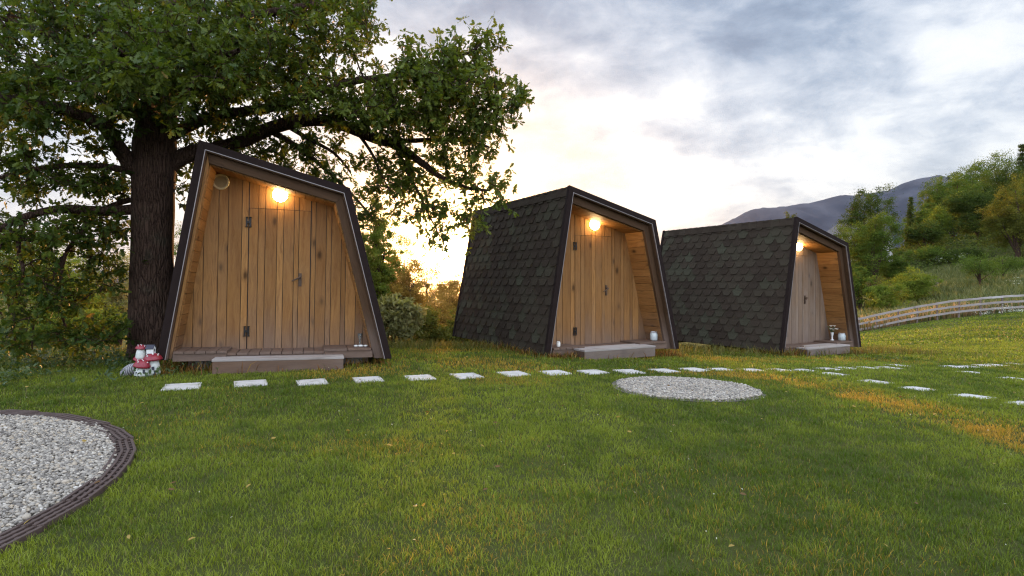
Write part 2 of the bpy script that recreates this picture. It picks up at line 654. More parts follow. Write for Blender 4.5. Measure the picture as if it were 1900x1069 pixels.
# terrain
m, t, b = new_mat('ground')
pos = t.new('ShaderNodeTexCoord').outputs['Object']
n1_ = t.noise(pos, .55, 5, .6)
n2_ = t.noise(pos, 38, 5, .7)
n3_ = t.noise(pos, .035, 4, .6)
c = t.mix(t.ramp(n1_, [(.3, 0.0), (.7, 1.0)]), (.040, .052, .012), (.066, .072, .018))
c = t.mix(t.ramp(n2_, [(.45, 0.0), (.8, .8)]), c, (.055, .042, .022))
c = t.mix(t.ramp(n3_, [(.42, 0.0), (.62, .8)]), c, (.09, .095, .032))
t.put(b.inputs['Base Color'], c)
b.inputs['Roughness'].default_value = 1
b.inputs['Specular IOR Level'].default_value = .05
t.put(b.inputs['Normal'], t.bump(n2_, .6, .03))
M['ground'] = m

m, t, b = new_mat('hazed_mountain_forest')
pos = t.new('ShaderNodeTexCoord').outputs['Object']
n1_ = t.noise(pos, .006, 8, .62)
n2_ = t.noise(pos, .04, 6, .7)
c = t.mix(t.ramp(n1_, [(.38, 0.0), (.6, 1.0)]), (.022, .034, .056), (.075, .082, .105))  # blue of distant haze painted into the forest colour
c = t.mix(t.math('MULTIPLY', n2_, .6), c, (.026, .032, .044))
t.put(b.inputs['Base Color'], c)
b.inputs['Roughness'].default_value = 1
b.inputs['Specular IOR Level'].default_value = 0
M['mountain'] = m


# ------------------------------------------------------------------ ground sheet, mountain, far ridge
def build_ground():
    rad = np.concatenate([[.6], np.geomspace(1.2, 60, 110), np.geomspace(63, 3300, 60)])
    nseg = 260
    ang = np.linspace(0, 2 * np.pi, nseg, endpoint=False)
    X = (rad[:, None] * np.sin(ang)).ravel()
    Y = (rad[:, None] * np.cos(ang)).ravel()
    Z = ground_z(X, Y)
    V = np.column_stack([X, Y, Z])
    V = np.vstack([V, [[0, 0, gz(0, 0)]]])
    i, j = np.meshgrid(np.arange(len(rad) - 1), np.arange(nseg), indexing='ij')
    a = (i * nseg + j).ravel()
    b_ = (i * nseg + (j + 1) % nseg).ravel()
    q = np.column_stack([a, a + nseg, b_ + nseg, b_])
    k = np.arange(nseg)
    tr = np.column_stack([k, (k + 1) % nseg, np.full(nseg, len(V) - 1)])
    o = make_obj('ground', np_mesh('ground', V, tr, q, smooth=True), M['ground'])
    tag(o, kind='structure')
    return o


build_ground()


def ridge(name, crest, dist, base_z, depth, mat, seed, rough):
    """a mountain as terrain: crest = (pixel x, pixel y) pairs at distance dist; slopes down towards the viewer and behind"""
    cx = np.array([(p[0] - 950) / FPX * dist for p in crest])
    cz = np.array([CAMH + (HORIZON - p[1]) / FPX * dist for p in crest])
    n, k = 260, 44
    xs = np.linspace(cx[0], cx[-1], n)
    zs = np.interp(xs, cx, cz)
    V = []
    vv = np.linspace(-1, .8, k)
    for v in vv:
        prof = 1 - np.abs(v) ** 1.25
        y = dist + v * depth
        nz_ = (fbm(xs / (depth * .22) + seed, np.full(n, y) / (depth * .22), 6) - .5)
        sp = (fbm(xs / (depth * .5) + seed + 9, np.full(n, v * 1.2), 3) - .5)
        z = base_z + (zs - base_z) * np.clip(prof + sp * .5 * abs(v), 0, 1.1) + nz_ * rough * (.25 + min(1, abs(v) * 2.5)) * np.clip((zs - base_z) / 200, .1, 1)
        V.append(np.column_stack([xs * (1 + .0 * v), np.full(n, y), z]))
    V = np.vstack(V)
    i, j = np.meshgrid(np.arange(k - 1), np.arange(n - 1), indexing='ij')
    a = (i * n + j).ravel()
    o = make_obj(name, np_mesh(name, V, None, np.column_stack([a, a + 1, a + n + 1, a + n]), smooth=True), mat)
    tag(o, kind='structure')
    return o


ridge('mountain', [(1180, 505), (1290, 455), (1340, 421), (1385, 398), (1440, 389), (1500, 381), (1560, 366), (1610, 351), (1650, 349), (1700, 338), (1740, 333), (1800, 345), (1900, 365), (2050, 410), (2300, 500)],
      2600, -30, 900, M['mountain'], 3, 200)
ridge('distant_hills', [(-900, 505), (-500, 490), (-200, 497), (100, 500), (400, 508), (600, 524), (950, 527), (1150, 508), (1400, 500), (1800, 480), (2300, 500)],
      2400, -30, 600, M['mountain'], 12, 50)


# ------------------------------------------------------------------ sleeping cabins
HW, HL, WALL_Y, FY, RY = 1.29, 3.554, .52, -.045, -.147
P0 = [(-1.29, .022), (-.902, 2.516), (.741, 2.092), (1.29, -.022)]      # outline: bottom left, ridge, eaves, bottom right


def inset(d, bottom=None):
    """the outline moved inwards by d on its left, top and right sides"""
    lines = []
    for i in range(3):
        a, b_ = Vector(P0[i]), Vector(P0[i + 1])
        t_ = (b_ - a).normalized()
        n = Vector((t_.y, -t_.x))
        lines.append((a + n * (d if isinstance(d, (int, float)) else d[i]), t_))

    def cross(l1, l2):
        (p, r), (q, s) = l1, l2
        k = ((q.x - p.x) * s.y - (q.y - p.y) * s.x) / (r.x * s.y - r.y * s.x)
        return p + r * k

    def at_z(l, z):
        p, r = l
        return p + r * ((z - p.y) / r.y)
    zl, zr = (P0[0][1], P0[3][1]) if bottom is None else (bottom, bottom)
    q = [at_z(lines[0], zl), cross(lines[0], lines[1]), cross(lines[1], lines[2]), at_z(lines[2], zr)]
    return [(p.x, p.y) for p in q]


def fy(z):
    return FY * (z / 2.3)


def ry(z):
    return HL + RY * (z / 2.3)


def ring(mb, pa, pb, ya, yb, tone=.4, sides=(0, 1, 2)):
    """open frame between outlines pa (outer) and pb (inner), from depth ya to yb (functions of height)"""
    for i in sides:
        quad = [pa[i], pa[i + 1], pb[i + 1], pb[i]]
        A = [Vector((p[0], ya(p[1]), p[1])) for p in quad]
        B = [Vector((p[0], yb(p[1]), p[1])) for p in quad]
        a, c = Vector(quad[0]), Vector(quad[1])
        t_ = (c - a).normalized()

        def g(p, d):
            r = Vector(p) - a
            return (r.x * t_.y - r.y * t_.x, d, r.x * t_.x + r.y * t_.y)
        gs = [g(p, 0) for p in quad] + [g(p, .05) for p in quad]
        mb.add(A + B, [(0, 3, 2, 1), (4, 5, 6, 7), (0, 1, 5, 4), (3, 7, 6, 2), (0, 4, 7, 3), (1, 2, 6, 5)], gs, tone)


def build_shingles(root):
    mb = MB()
    row_h, col_w = .148, .250
    for side in range(3):
        a, c = Vector(P0[side]), Vector(P0[side + 1])
        if side == 0:
            lo, hi = a, c                 # u runs front to back, v upwards
        elif side == 1:
            lo, hi = c, a
        else:
            lo, hi = c, a
        up = (hi - lo)
        H = up.length
        up = up.normalized()
        nrm = Vector((-up.y, up.x)) if side == 0 else Vector((up.y, -up.x))
        f0 = lambda v: fy(lo.y + up.y * v) + .02
        r0 = lambda v: ry(lo.y + up.y * v) - .02
        bound = [(f0(0), 0), (r0(0), 0), (r0(H), H), (f0(H), H)]
        rows = int(H / row_h) + 2
        for r_ in range(-1, rows):
            v0 = r_ * row_h
            for k in range(-1, int(HL / col_w) + 3):
                u0 = k * col_w + (col_w / 2 if r_ % 2 else 0) + random.uniform(-.004, .004)
                tab = [(-.062, 0), (.062, 0), (.124, .105), (.124, .30), (-.124, .30), (-.124, .105)]
                tab = [(u0 + x, v0 + y + random.uniform(-.002, .002)) for x, y in tab]
                tone = min(1, max(0, random.gauss(.46, .27)))
                lift = random.uniform(0, .003)

                def P(q, down=0.0):
                    t_ = q[1] - v0
                    off = .004 + lift + .007 * (1 - t_ / .30) + .011 * max(0, 1 - t_ / .10) - down * max(.25, 1 - t_ / .10)
                    base = lo + up * q[1] + nrm * off
                    return Vector((base.x, q[0], base.y))
                for part in (0, 1):            # the free tab, then the covered upper strip
                    pl = clip_to([tab[5], tab[0], tab[1], tab[2]] if part == 0 else [tab[5], tab[2], tab[3], tab[4]], bound)
                    if len(pl) < 3:
                        continue
                    n = len(pl)
                    vs = [P(q) for q in pl] + [P(q, .013) for q in pl]
                    fs = [list(range(n)) if side == 0 else list(range(n))[::-1]]
                    if part == 0:
                        for i in range(n):
                            j = (i + 1) % n
                            fs.append([i, i + n, j + n, j])
                    mb.add(vs, fs, None, tone)
        # cap strip along the ridge
    a = Vector(P0[1])
    for k in range(int(HL / .17) + 1):
        y0 = fy(2.5) + .03 + k * .17
        y1 = min(y0 + .2, ry(2.5) - .02)
        if y1 - y0 < .03:
            continue
        tl = (Vector(P0[0]) - a).normalized()
        tr_ = (Vector(P0[2]) - a).normalized()
        z0, z1 = .034, .022
        nl, nr = Vector((-abs(tl.y), abs(tl.x))) * 1, Vector((-tr_.y, tr_.x))
        nl = Vector((tl.y, -tl.x))
        if nl.x > 0:
            nl = -nl
        top = Vector((a.x - .008, a.y + .03))
        pa_ = a + tl * .12 + nl * .028
        pb_ = a + tr_ * .12 + nr * .028
        vs = [(pa_.x, y0, pa_.y), (top.x, y0, top.y), (pb_.x, y0, pb_.y), (pa_.x, y1, pa_.y - .006), (top.x, y1, top.y - .008), (pb_.x, y1, pb_.y - .006)]
        mb.add(vs, [(0, 1, 4, 3), (1, 2, 5, 4), (0, 2, 1)], None, min(1, max(0, random.gauss(.4, .25))))
    return mb.build('shingle_cladding', M['shingle'], root)


DOOR = (-.437, .312, .062, 1.862)
EDGES = [(p - 402) * .00296 - .435 for p in (20, 60, 100, 137, 195, 230, 285, 322, 375, 401.3, 440, 468, 515, 542, 585, 605, 654, 675, 720, 742, 785, 805, 850, 885, 910, 950)]


def boards(mb, region, y, x0, x1, gap=.007):
    """vertical boards between x0 and x1 clipped to a convex region"""
    ed = [e for e in EDGES if x0 - .001 < e < x1 + .001]
    ed = sorted(set([x0] + ed + [x1]))
    for a, b_ in zip(ed[:-1], ed[1:]):
        if b_ - a < .02:
            continue
        pl = clip_to([(a + gap / 2, -1), (b_ - gap / 2, -1), (b_ - gap / 2, 4), (a + gap / 2, 4)], region)
        if len(pl) < 3:
            continue
        dy = random.uniform(-.0025, .0025)
        xc = (a + b_) / 2
        mb.prism(pl, lambda p, q: (p, y + dy, q), (0, .02, 0), lambda p, q, d: (p - xc, d, q))


def make_cabin():
    root = empty('sleeping_cabin', (0, 0, 0))
    P1, P2 = inset(.07), inset(.185)
    P2b = inset(.185, .0)
    # roof and wall shell
    mb = MB()
    ring(mb, P0, inset(.06), lambda z: fy(z) + .012, lambda z: ry(z) - .012)
    ring(mb, inset(.061), inset((.1, .18, .17)), lambda z: WALL_Y + .06, lambda z: ry(z) - .015)
    mb.prism([(p[0] * .97, p[1]) for p in inset(.10)][::-1], lambda x, z: (x, ry(z) - .10, z), (0, .06, 0))
    mb.box((0, (HL + .3) / 2, .03), (2 * HW - .26, HL - .4, .07), 'y')
    mb.build('shell', M['membrane'], root)
    build_shingles(root)
    # flashing round the front and the rear edge
    mb = MB()
    ring(mb, inset(-.03), inset(.052), lambda z: fy(z) - .012, lambda z: fy(z) + .05)
    mb.build('front_flashing', M['dark_metal'], root, bevel=.004)
    mb = MB()
    ring(mb, inset(.053), inset(.0605), lambda z: fy(z) - .014, lambda z: fy(z) + .004)
    mb.build('drip_edge', M['strip'], root)
    mb = MB()
    ring(mb, inset(-.03), inset(.052), lambda z: ry(z) - .05, lambda z: ry(z) + .012)
    mb.build('rear_flashing', M['dark_metal'], root, bevel=.004)
    # inner lip boards, then the set-back frame
    mb = MB()
    ring(mb, inset(.061), inset(.074), lambda z: fy(z) + .006, lambda z: fy(z) + .076, .2)
    mb.build('edge_board', M['frame_wood'], root)
    mb = MB()
    ring(mb, inset(.074), inset((.104, .184, .174)), lambda z: fy(z) + .075, lambda z: fy(z) + .125, .3, (1, 2))
    mb.build('front_frame', M['frame_wood'], root, bevel=.003)
    mb = MB()
    ring(mb, inset(.074), inset((.104, .184, .174)), lambda z: fy(z) + .077, lambda z: fy(z) + .125, .3, (0,))
    mb.build('frame_post', M['pine_front'], root, bevel=.003)
    # lining of the porch: horizontal boards
    mb = MB()
    out2, in2 = inset((.098, .178, .168)), inset((.116, .196, .186))
    for i in range(3):
        a, c = Vector(in2[i]), Vector(in2[i + 1])
        ao, co = Vector(out2[i]), Vector(out2[i + 1])
        L_ = (c - a).length
        k = max(1, round(L_ / .125))
        for s in range(k):
            t0, t1 = s / k + .0035 / L_, (s + 1) / k - .0035 / L_
            q = [a.lerp(c, t0), a.lerp(c, t1), ao.lerp(co, t1), ao.lerp(co, t0)]
            ys = [fy(p.y) + .126 for p in q]
            A = [Vector((p.x, ys[n_], p.y)) for n_, p in enumerate(q)]
            B = [Vector((p.x, WALL_Y, p.y)) for p in q]
            wd = (t1 - t0) * L_
            gs = [(0, 0, 0), (wd, 0, 0), (wd, .02, 0), (0, .02, 0), (0, 0, .5), (wd, 0, .5), (wd, .02, .5), (0, .02, .5)]
            mb.add(A + B, [(0, 3, 2, 1), (4, 5, 6, 7), (0, 1, 5, 4), (3, 7, 6, 2), (0, 4, 7, 3), (1, 2, 6, 5)], gs, random.random())
    mb.build('porch_lining', M['pine_lining'], root)
    # front wall of vertical boards, with a separate panel above the door
    reg = inset((.11, .19, .18), .0)
    reg = [reg[0], reg[3], reg[2], reg[1]]
    mb = MB()
    x0, x1, z0, z1 = DOOR
    boards(mb, reg, WALL_Y, -1.3, x0)
    boards(mb, reg, WALL_Y, x1 + .004, 1.3)
    boards(mb, clip_poly(reg, (0, -1), -(z1 + .007)), WALL_Y, x0 + .004, x1)
    boards(mb, clip_poly(reg, (0, 1), z0 - .006), WALL_Y, x0 + .004, x1)
    fw = mb.build('front_wall', M['pine_front'], root)
    mb = MB()
    mb.prism([(p[0], p[1]) for p in reg], lambda p, q: (p, WALL_Y + .026, q), (0, .03, 0), tone=0)
    mb.build('wall_backing', M['iron'], root)
    mb = MB()
    boards(mb, [(x0 + .006, z0), (x1 - .002, z0), (x1 - .002, z1), (x0 + .006, z1)], WALL_Y - .003, x0 + .006, x1 - .002)
    door = mb.build('door', M['pine_front'], root)
    for hz in (.302, 1.685):
        mb = MB()
        y = WALL_Y - .012
        for s in (-1, 1):
            mb.box((x0 + s * .022, y, hz), (.020, .010, .105), 'z')
            mb.lathe([(0, 0), (.014, .004), (.016, .012)], (x0 + s * .022, y, hz + .052), 8)
            mb.lathe([(.016, -.012), (.014, -.004), (0, 0)], (x0 + s * .022, y, hz - .052), 8)
        mb.box((x0, y - .003, hz), (.044, .014, .030), 'x')
        mb.build('hinge', M['iron'], door)
    mb = MB()
    y = WALL_Y - .016
    mb.box((.190, y + .004, .965), (.036, .012, .17), 'z', tone=.3)
    mb.tube([(.190, y, 1.0), (.190, y - .05, 1.0), (.165, y - .055, .985), (.09, y - .055, .945)], [.011, .011, .011, .008], 8)
    mb.lathe([(.012, 0), (.012, .006)], (.19, y - .004, .92), 10, Matrix.Rotation(R(90), 3, 'X'))
    mb.build('handle', M['bronze'], door)
    # round vent and lamp
    rx = Matrix.Rotation(R(90), 3, 'X')
    mb = MB()
    c = (-.765, WALL_Y - .004, 2.172)
    mb.lathe([(.072, 0), (.078, .014), (.092, .016), (.098, .006), (.1, 0)], c, 32, rx)
    v = mb.build('vent', M['vent'], root, smooth=False)
    mb = MB()
    mb.lathe([(.001, .004), (.073, .006), (.073, 0)], c, 28, rx)
    for k in range(-5, 6):
        hw_ = math.sqrt(max(0, .07 ** 2 - (k * .012) ** 2))
        mb.box((c[0], c[1] - .008, c[2] + k * .012), (2 * hw_, .004, .005), 'x')
    mb.build('vent_grille', M['vent_dark'], v)
    c = (-.069, WALL_Y - .004, 2.05)
    mb = MB()
    mb.lathe([(.088, 0), (.088, .018), (.075, .022)], c, 32, rx)
    lm = mb.build('wall_lamp', M['vent'], root)
    mb = MB()
    mb.lathe([(.085, .018), (.092, .035), (.088, .058), (.070, .080), (.040, .094), (.012, .098)], c, 32, rx)
    mb.build('lamp_globe', M['lamp'], lm, smooth=True)
    # deck and benches
    def planks(name, xa, xb, ya, yb, zt, bw=.118):
        mb = MB()
        n = max(1, round((xb - xa) / bw))
        wdt = (xb - xa) / n
        for k in range(n):
            xc = xa + (k + .5) * wdt
            mb.box((xc, (ya + yb) / 2 + random.uniform(-.004, .004), zt - .014 + random.uniform(-.002, .002)), (wdt - .007, yb - ya, .028), 'y')
        return mb.build(name, M['deck_wood'], root, bevel=.002)
    dk = planks('deck', -.62, .50, .045, .515, .082)
    mb = MB()
    mb.box((-.06, .075, .016), (1.10, .035, .072), 'x')
    mb.box((-.06, .42, .016), (1.10, .035, .072), 'x')
    mb.build('deck_beam', M['deck_wood'], dk)
    bl = planks('bench', -1.16, -.595, .015, .515, .112)
    mb = MB()
    mb.box((-.885, .045, .040), (.56, .028, .086), 'x')
    mb.build('bench_front', M['deck_wood'], bl)
    br = planks('bench', .485, 1.065, .015, .515, .112, .29)
    mb = MB()
    mb.box((.79, .045, .040), (.58, .028, .086), 'x')
    mb.build('bench_front', M['deck_wood'], br)
    # bearers and piers that carry the cabin
    for yb_ in (.35, 1.8, 3.2):
        for xb_ in (-.85, .85):
            mb = MB()
            mb.box((xb_, yb_, -.33), (.24, .24, .62), 'z')
            mb.build('pier', M['pier'], root)
    mb = MB()
    for yb_ in (.35, 1.8, 3.2):
        mb.box((0, yb_, -.055), (2.1, .12, .10), 'x')
    mb.build('bearer', M['deck_wood'], root)
    return root


CABINS = [((-2.787, 7.131, CAMH - .924), .325, -.0175), ((1.65, 9.34, CAMH - 1.091), .494, 0.0), ((6.108, 11.592, CAMH - 1.312), .533, 0.0)]
cab_labels = ['dark-edged cabin beside the big oak, its plank front and round vent facing us',
              'brown shingled cabin in the middle, the setting sun at its rear corner',
              'smallest and farthest cabin, dark shingle wall, greyed door boards, near the rail fence']
proto = make_cabin()
cabins = []
for i, (loc_, yaw, roll) in enumerate(CABINS):
    c_ = proto if i == 0 else copy_tree(proto)
    c_.location = loc_
    c_.rotation_euler = (0, -roll, yaw)
    tag(c_, cab_labels[i], 'cabin', 'shingled sleeping cabins on the lawn')
    cabins.append(c_)
for ch in cabins[2].children:
    if ch.name.startswith(('front_wall', 'door')):
        ch.material_slots[0].link = 'OBJECT'
        ch.material_slots[0].material = M['pine_grey']


def in_cabin(i, p):
    loc_, yaw, roll = CABINS[i]
    return Vector(loc_) + Matrix.Rotation(yaw, 3, 'Z') @ (Matrix.Rotation(-roll, 3, 'Y') @ Vector(p))


# ------------------------------------------------------------------ steps in front of the cabins
def make_step(i, xa, xb, ya, zt, label):
    root = empty('wooden_step', in_cabin(i, ((xa + xb) / 2, ya + .2, -.25)))
    root.rotation_euler = (0, -CABINS[i][2], CABINS[i][1])
    W_, D_ = xb - xa, .42
    zt += .25
    zb = zt - .165
    tag(root, label, 'step', 'wooden steps before the cabins')
    t_ = MB()
    for k in range(3):
        t_.box((0, -.2 + D_ / 6 + k * D_ / 3, zt - .012), (W_, D_ / 3 - .008, .026), 'x')
    t_.build('tread', M['step_top'], root, bevel=.003)
    b_ = MB()
    b_.box((0, -.182, (zt - .026 + zb) / 2), (W_ - .016, .028, zt - .026 - zb), 'x')
    b_.build('front_board', M['deck_wood'] if i == 0 else M['step_side'], root, bevel=.002)
    for s in (-1, 1):
        b_ = MB()
        b_.box((s * (W_ / 2 - .022), .026, (zt - .026 + zb) / 2), (.028, D_ - .05, zt - .026 - zb - .004), 'y', tone=.9)
        b_.build('side_board', M['deck_wood'], root)
    for s in (-1, 1):
        b_ = MB()
        b_.box((s * (W_ / 2 - .25), .03, zb / 2 + .01), (.12, .25, zb + .04), 'z', tone=.9)
        b_.build('foot_block', M['deck_wood'], root)
    return root


make_step(0, -.722, .722, -.23, .040, 'broad brown step with a pale tread resting on grass below the round-vented cabin')
make_step(1, -.79, .58, -.26, .090, 'grey wooden step in front of the middle cabin, above dark weeds')
make_step(2, -.83, .56, -.21, .085, 'small pale grey step in front of the farthest cabin')


# ------------------------------------------------------------------ small things on the benches
glass_m, t, b = new_mat('milky_glass')
b.inputs['Base Color'].default_value = (.62, .68, .68, 1)
b.inputs['Roughness'].default_value = .25
b.inputs['Transmission Weight'].default_value = .25
clear_m, t, b = new_mat('clear_glass')
b.inputs['Base Color'].default_value = (.85, .9, .88, 1)
b.inputs['Roughness'].default_value = .05
b.inputs['Transmission Weight'].default_value = .9
b.inputs['IOR'].default_value = 1.3
candle_m = simple('candle_wax', (.75, .72, .66), .5, 0, .1, 20, 0)
petal_m = simple('flower_petal', (.72, .66, .56), .7, 0, .2, 60, 0)
green_m = simple('flower_stem', (.05, .08, .03), .7, 0, .3, 60, 0)
whitep_m = simple('white_paint', (.62, .62, .60), .5, 0, .1, 30, .05)
BZ = .112


def jar(i, x, y, r, h, label, mat):
    root = empty('jar', in_cabin(i, (x, y, BZ)), CABINS[i][1])
    tag(root, label, 'jar')
    b_ = MB()
    b_.lathe([(r * .8, .002), (r, .012), (r * 1.02, h * .72), (r * .86, h * .86), (r * .84, h), (r * .74, h), (r * .76, h * .86), (r * .92, h * .70), (r * .9, .02), (0, .016)], (0, 0, 0), 24)
    b_.build('glass_body', mat, root, smooth=True)
    b_ = MB()
    b_.lathe([(r * .60, .018), (r * .62, h * .42), (r * .3, h * .44), (.003, h * .43)], (0, 0, 0), 18)
    b_.build('candle', candle_m, root, smooth=True)
    b_ = MB()
    b_.lathe([(r * .88, h * .90), (r * .93, h * .90), (r * .93, h * .96), (r * .88, h * .96)], (0, 0, 0), 24)
    b_.build('rim', M['strip'], root)
    return root


jar(1, .985, .24, .062, .150, 'milky glass jar on the right bench of the middle cabin', glass_m)
jar(2, 1.0, .22, .072, .155, 'bluish glass jar beside the flower vase on the farthest cabin bench', glass_m)
jar(1, -.985, .16, .030, .085, 'tiny white jar on the left bench of the middle cabin', candle_m)


def vase(i, x, y, label, flowers):
    root = empty('vase', in_cabin(i, (x, y, BZ)), CABINS[i][1])
    tag(root, label, 'vase')
    b_ = MB()
    b_.lathe([(.034, 0), (.036, .006), (.014, .03), (.016, .08), (.027, .14), (.030, .165), (.026, .165), (.012, .08), (.004, .05)], (0, 0, 0), 18)
    b_.build('vase_body', clear_m if not flowers else whitep_m, root, smooth=True)
    if flowers:
        st, pt = MB(), MB()
        for k in range(13):
            a = random.uniform(0, 2 * math.pi)
            rr = random.uniform(.02, .10)
            top = Vector((rr * math.cos(a), rr * math.sin(a), random.uniform(.20, .31)))
            st.tube([(0, 0, .14), tuple(top * .6 + Vector((0, 0, .05))), tuple(top)], .003, 5)
            if k % 3 < 2:
                for q in range(7):
                    d = 2 * math.pi * q / 7
                    rot = Matrix.Rotation(d, 3, 'Z') @ Matrix.Rotation(R(-28), 3, 'Y')
                    pt.box(top + rot @ Vector((.018, 0, 0)), (.030, .017, .003), 'x', rot)
                pt.lathe([(.009, -.004), (.009, .006), (.003, .01)], top, 8)
            else:
                for q in range(4):
                    rot = Matrix.Rotation(random.uniform(0, 6.28), 3, 'Z') @ Matrix.Rotation(R(random.uniform(-60, 20)), 3, 'Y')
                    st.box(top + rot @ Vector((.02, 0, 0)), (.05, .018, .002), 'x', rot)
        st.build('stems', green_m, root)
        pt.build('blossoms', petal_m, root)
    return root


vase(2, .86, .34, 'vase of pale flowers on the bench of the farthest cabin', True)
vase(0, .945, .30, 'slim clear glass vase on the right bench of the oak-side cabin', False)
for k, (dx, dy, sz, lab) in enumerate(((-.055, -.07, .026, 'small white pebble left of the glass vase on the bench'), (.005, -.09, .030, 'largest white pebble before the glass vase on the bench'), (.065, -.08, .026, 'small white pebble right of the glass vase on the bench'))):
    b_ = MB()
    b_.lathe([(.3 * sz, -.45 * sz), (.85 * sz, -.25 * sz), (sz, 0), (.8 * sz, .35 * sz), (.35 * sz, .5 * sz)], (0, 0, .45 * sz), 12, sx=1.15, sy=.9)
    o = b_.build('pebble', whitep_m, None, smooth=True)
    o.location = in_cabin(0, (.945 + dx, .30 + dy, BZ))
    tag(o, lab, 'pebble', 'white pebbles on the bench')

# ------------------------------------------------------------------ mushroom house ornament and stone beside the oak
cap_m, t, b = new_mat('red_toadstool_paint')
n = t.noise(t.new('ShaderNodeTexCoord').outputs['Object'], 22, 5, .65)
t.put(b.inputs['Base Color'], t.mix(n, (.12, .008, .016), (.29, .018, .032)))
b.inputs['Roughness'].default_value = .38
stemp_m = simple('stem_paint', (.48, .50, .46), .6, 0, .3, 24, .1)
darkp_m = simple('dark_paint', (.03, .03, .045), .6, 0, .2, 30, 0)
mc = at(271, 699, 6.60)
mroot = empty('mushroom_ornament', (mc.x, mc.y, gz(mc.x, mc.y) + .01), R(10))
tag(mroot, 'red and white toadstool house ornament standing at the foot of the oak', 'garden ornament')
U = .00054


def toad(cx_, cz_, y, r, hcap, stem_r, stem_z0, tilt=0.0):
    rot = Matrix.Rotation(tilt, 3, 'Y')
    c = Vector((cx_, y, cz_))
    prof = [(r * .30, -.02 * r), (r * .94, -.10 * r), (r, .0), (r * .95, .20 * hcap), (r * .80, .52 * hcap), (r * .55, .80 * hcap), (r * .28, .95 * hcap), (r * .04, hcap)]
    b_ = MB()
    b_.lathe(prof, c, 26, rot)
    cap = b_.build('mushroom_cap', cap_m, mroot, smooth=True)
    for a, e in ((-1.9, .50), (-1.1, .72), (-2.6, .68), (-.4, .5), (-1.5, .92), (.8, .6), (2.2, .7)):
        rr = r * math.cos(e * 1.45)
        hh = hcap * math.sin(e * 1.45) * .99
        d = Vector((rr * math.cos(a), rr * math.sin(a), hh))
        nrm = Vector((d.x / r / r, d.y / r / r, d.z / hcap / hcap)).normalized()
        q = nrm.to_track_quat('Z', 'Y').to_matrix()
        s_ = MB()
        s_.lathe([(r * .085, -.004), (r * .075, .003), (r * .03, .006)], c + rot @ d, 10, rot @ q)
        s_.build('spot', whitep_m, cap, smooth=True)
    b_ = MB()
    hgt = cz_ - stem_z0
    b_.lathe([(stem_r * 1.1, 0), (stem_r * 1.25, hgt * .2), (stem_r * 1.1, hgt * .6), (stem_r * .82, hgt), (stem_r * .5, hgt)], (cx_, y, stem_z0), 20)
    return b_.build('mushroom_stem', stemp_m, mroot, smooth=True)


s1 = toad(-.022, .100, -.05, .088, .085, .062, -.01, R(8))
s2 = toad(.055, .165, .035, .100, .075, .064, -.01, R(-4))
toad(-.085, .150, .07, .078, .07, .045, -.01, R(22))
toad(-.072, .290, .05, .058, .045, .044, .17, R(6))
# windows and door on the main stems
for (px_, pz_, hw_, hh_) in ((.02, .05, .010, .022), (-.05, .035, .009, .014)):
    b_ = MB()
    b_.box((px_, -.121 + abs(px_ + .022) * .35, pz_), (hw_ * 2, .012, hh_ * 2), 'z')
    b_.build('window', darkp_m, s1)
b_ = MB()
b_.box((.085, -.036, .075), (.024, .014, .036), 'z')
b_.build('window', darkp_m, s2)
b_ = MB()
b_.box((.098, -.026, .026), (.026, .014, .05), 'z')
b_.build('door', darkp_m, s2)
hm = MB()
hm.box((.040, .03, .262), (.070, .07, .052), 'z')
hm.prism([(-.035, .288), (.035, .288), (0, .325)], lambda p, q: (.005 + .0, .03 + p, q), (.07, 0, 0))
lh = hm.build('little_house', whitep_m, mroot)
hm = MB()
for s in (-1, 1):
    rot = Matrix.Rotation(s * R(-46), 3, 'X')
    hm.box((.036, .03 + s * .022, .308), (.085, .062, .007), 'x', rot)
hm.build('roof', darkp_m, lh)
hm = MB()
hm.box((.0765, .03, .272), (.004, .018, .03), 'z')
hm.build('window', darkp_m, lh)

stripe_m, t, b = new_mat('striped_grey_stone')
pos = t.new('ShaderNodeTexCoord').outputs['Object']
wv = t.new('ShaderNodeTexWave', wave_type='BANDS', bands_direction='X')
t.put(wv.inputs['Vector'], pos)
wv.inputs['Scale'].default_value = 14
wv.inputs['Distortion'].default_value = 3.5
wv.inputs['Detail'].default_value = 4
t.put(b.inputs['Base Color'], t.mix(wv.outputs['Fac'], (.09, .085, .10), (.33, .32, .33)))
b.inputs['Roughness'].default_value = .85
t.put(b.inputs['Normal'], t.bump(wv.outputs['Fac'], .5, .01))
sb = MB()
sb.lathe([(.012, -.105), (.042, -.098), (.058, -.06), (.064, 0), (.060, .05), (.048, .085), (.022, .10)], (0, 0, 0), 22, Matrix.Rotation(R(58), 3, 'Y') @ Matrix.Rotation(R(12), 3, 'X'))
so = sb.build('garden_stone', stripe_m, None, smooth=True)
sp = at(240, 696, 6.55)
so.location = (sp.x, sp.y, gz(sp.x, sp.y) + .062)
tag(so, 'striped grey oblong stone lying beside the toadstool ornament', 'stone')

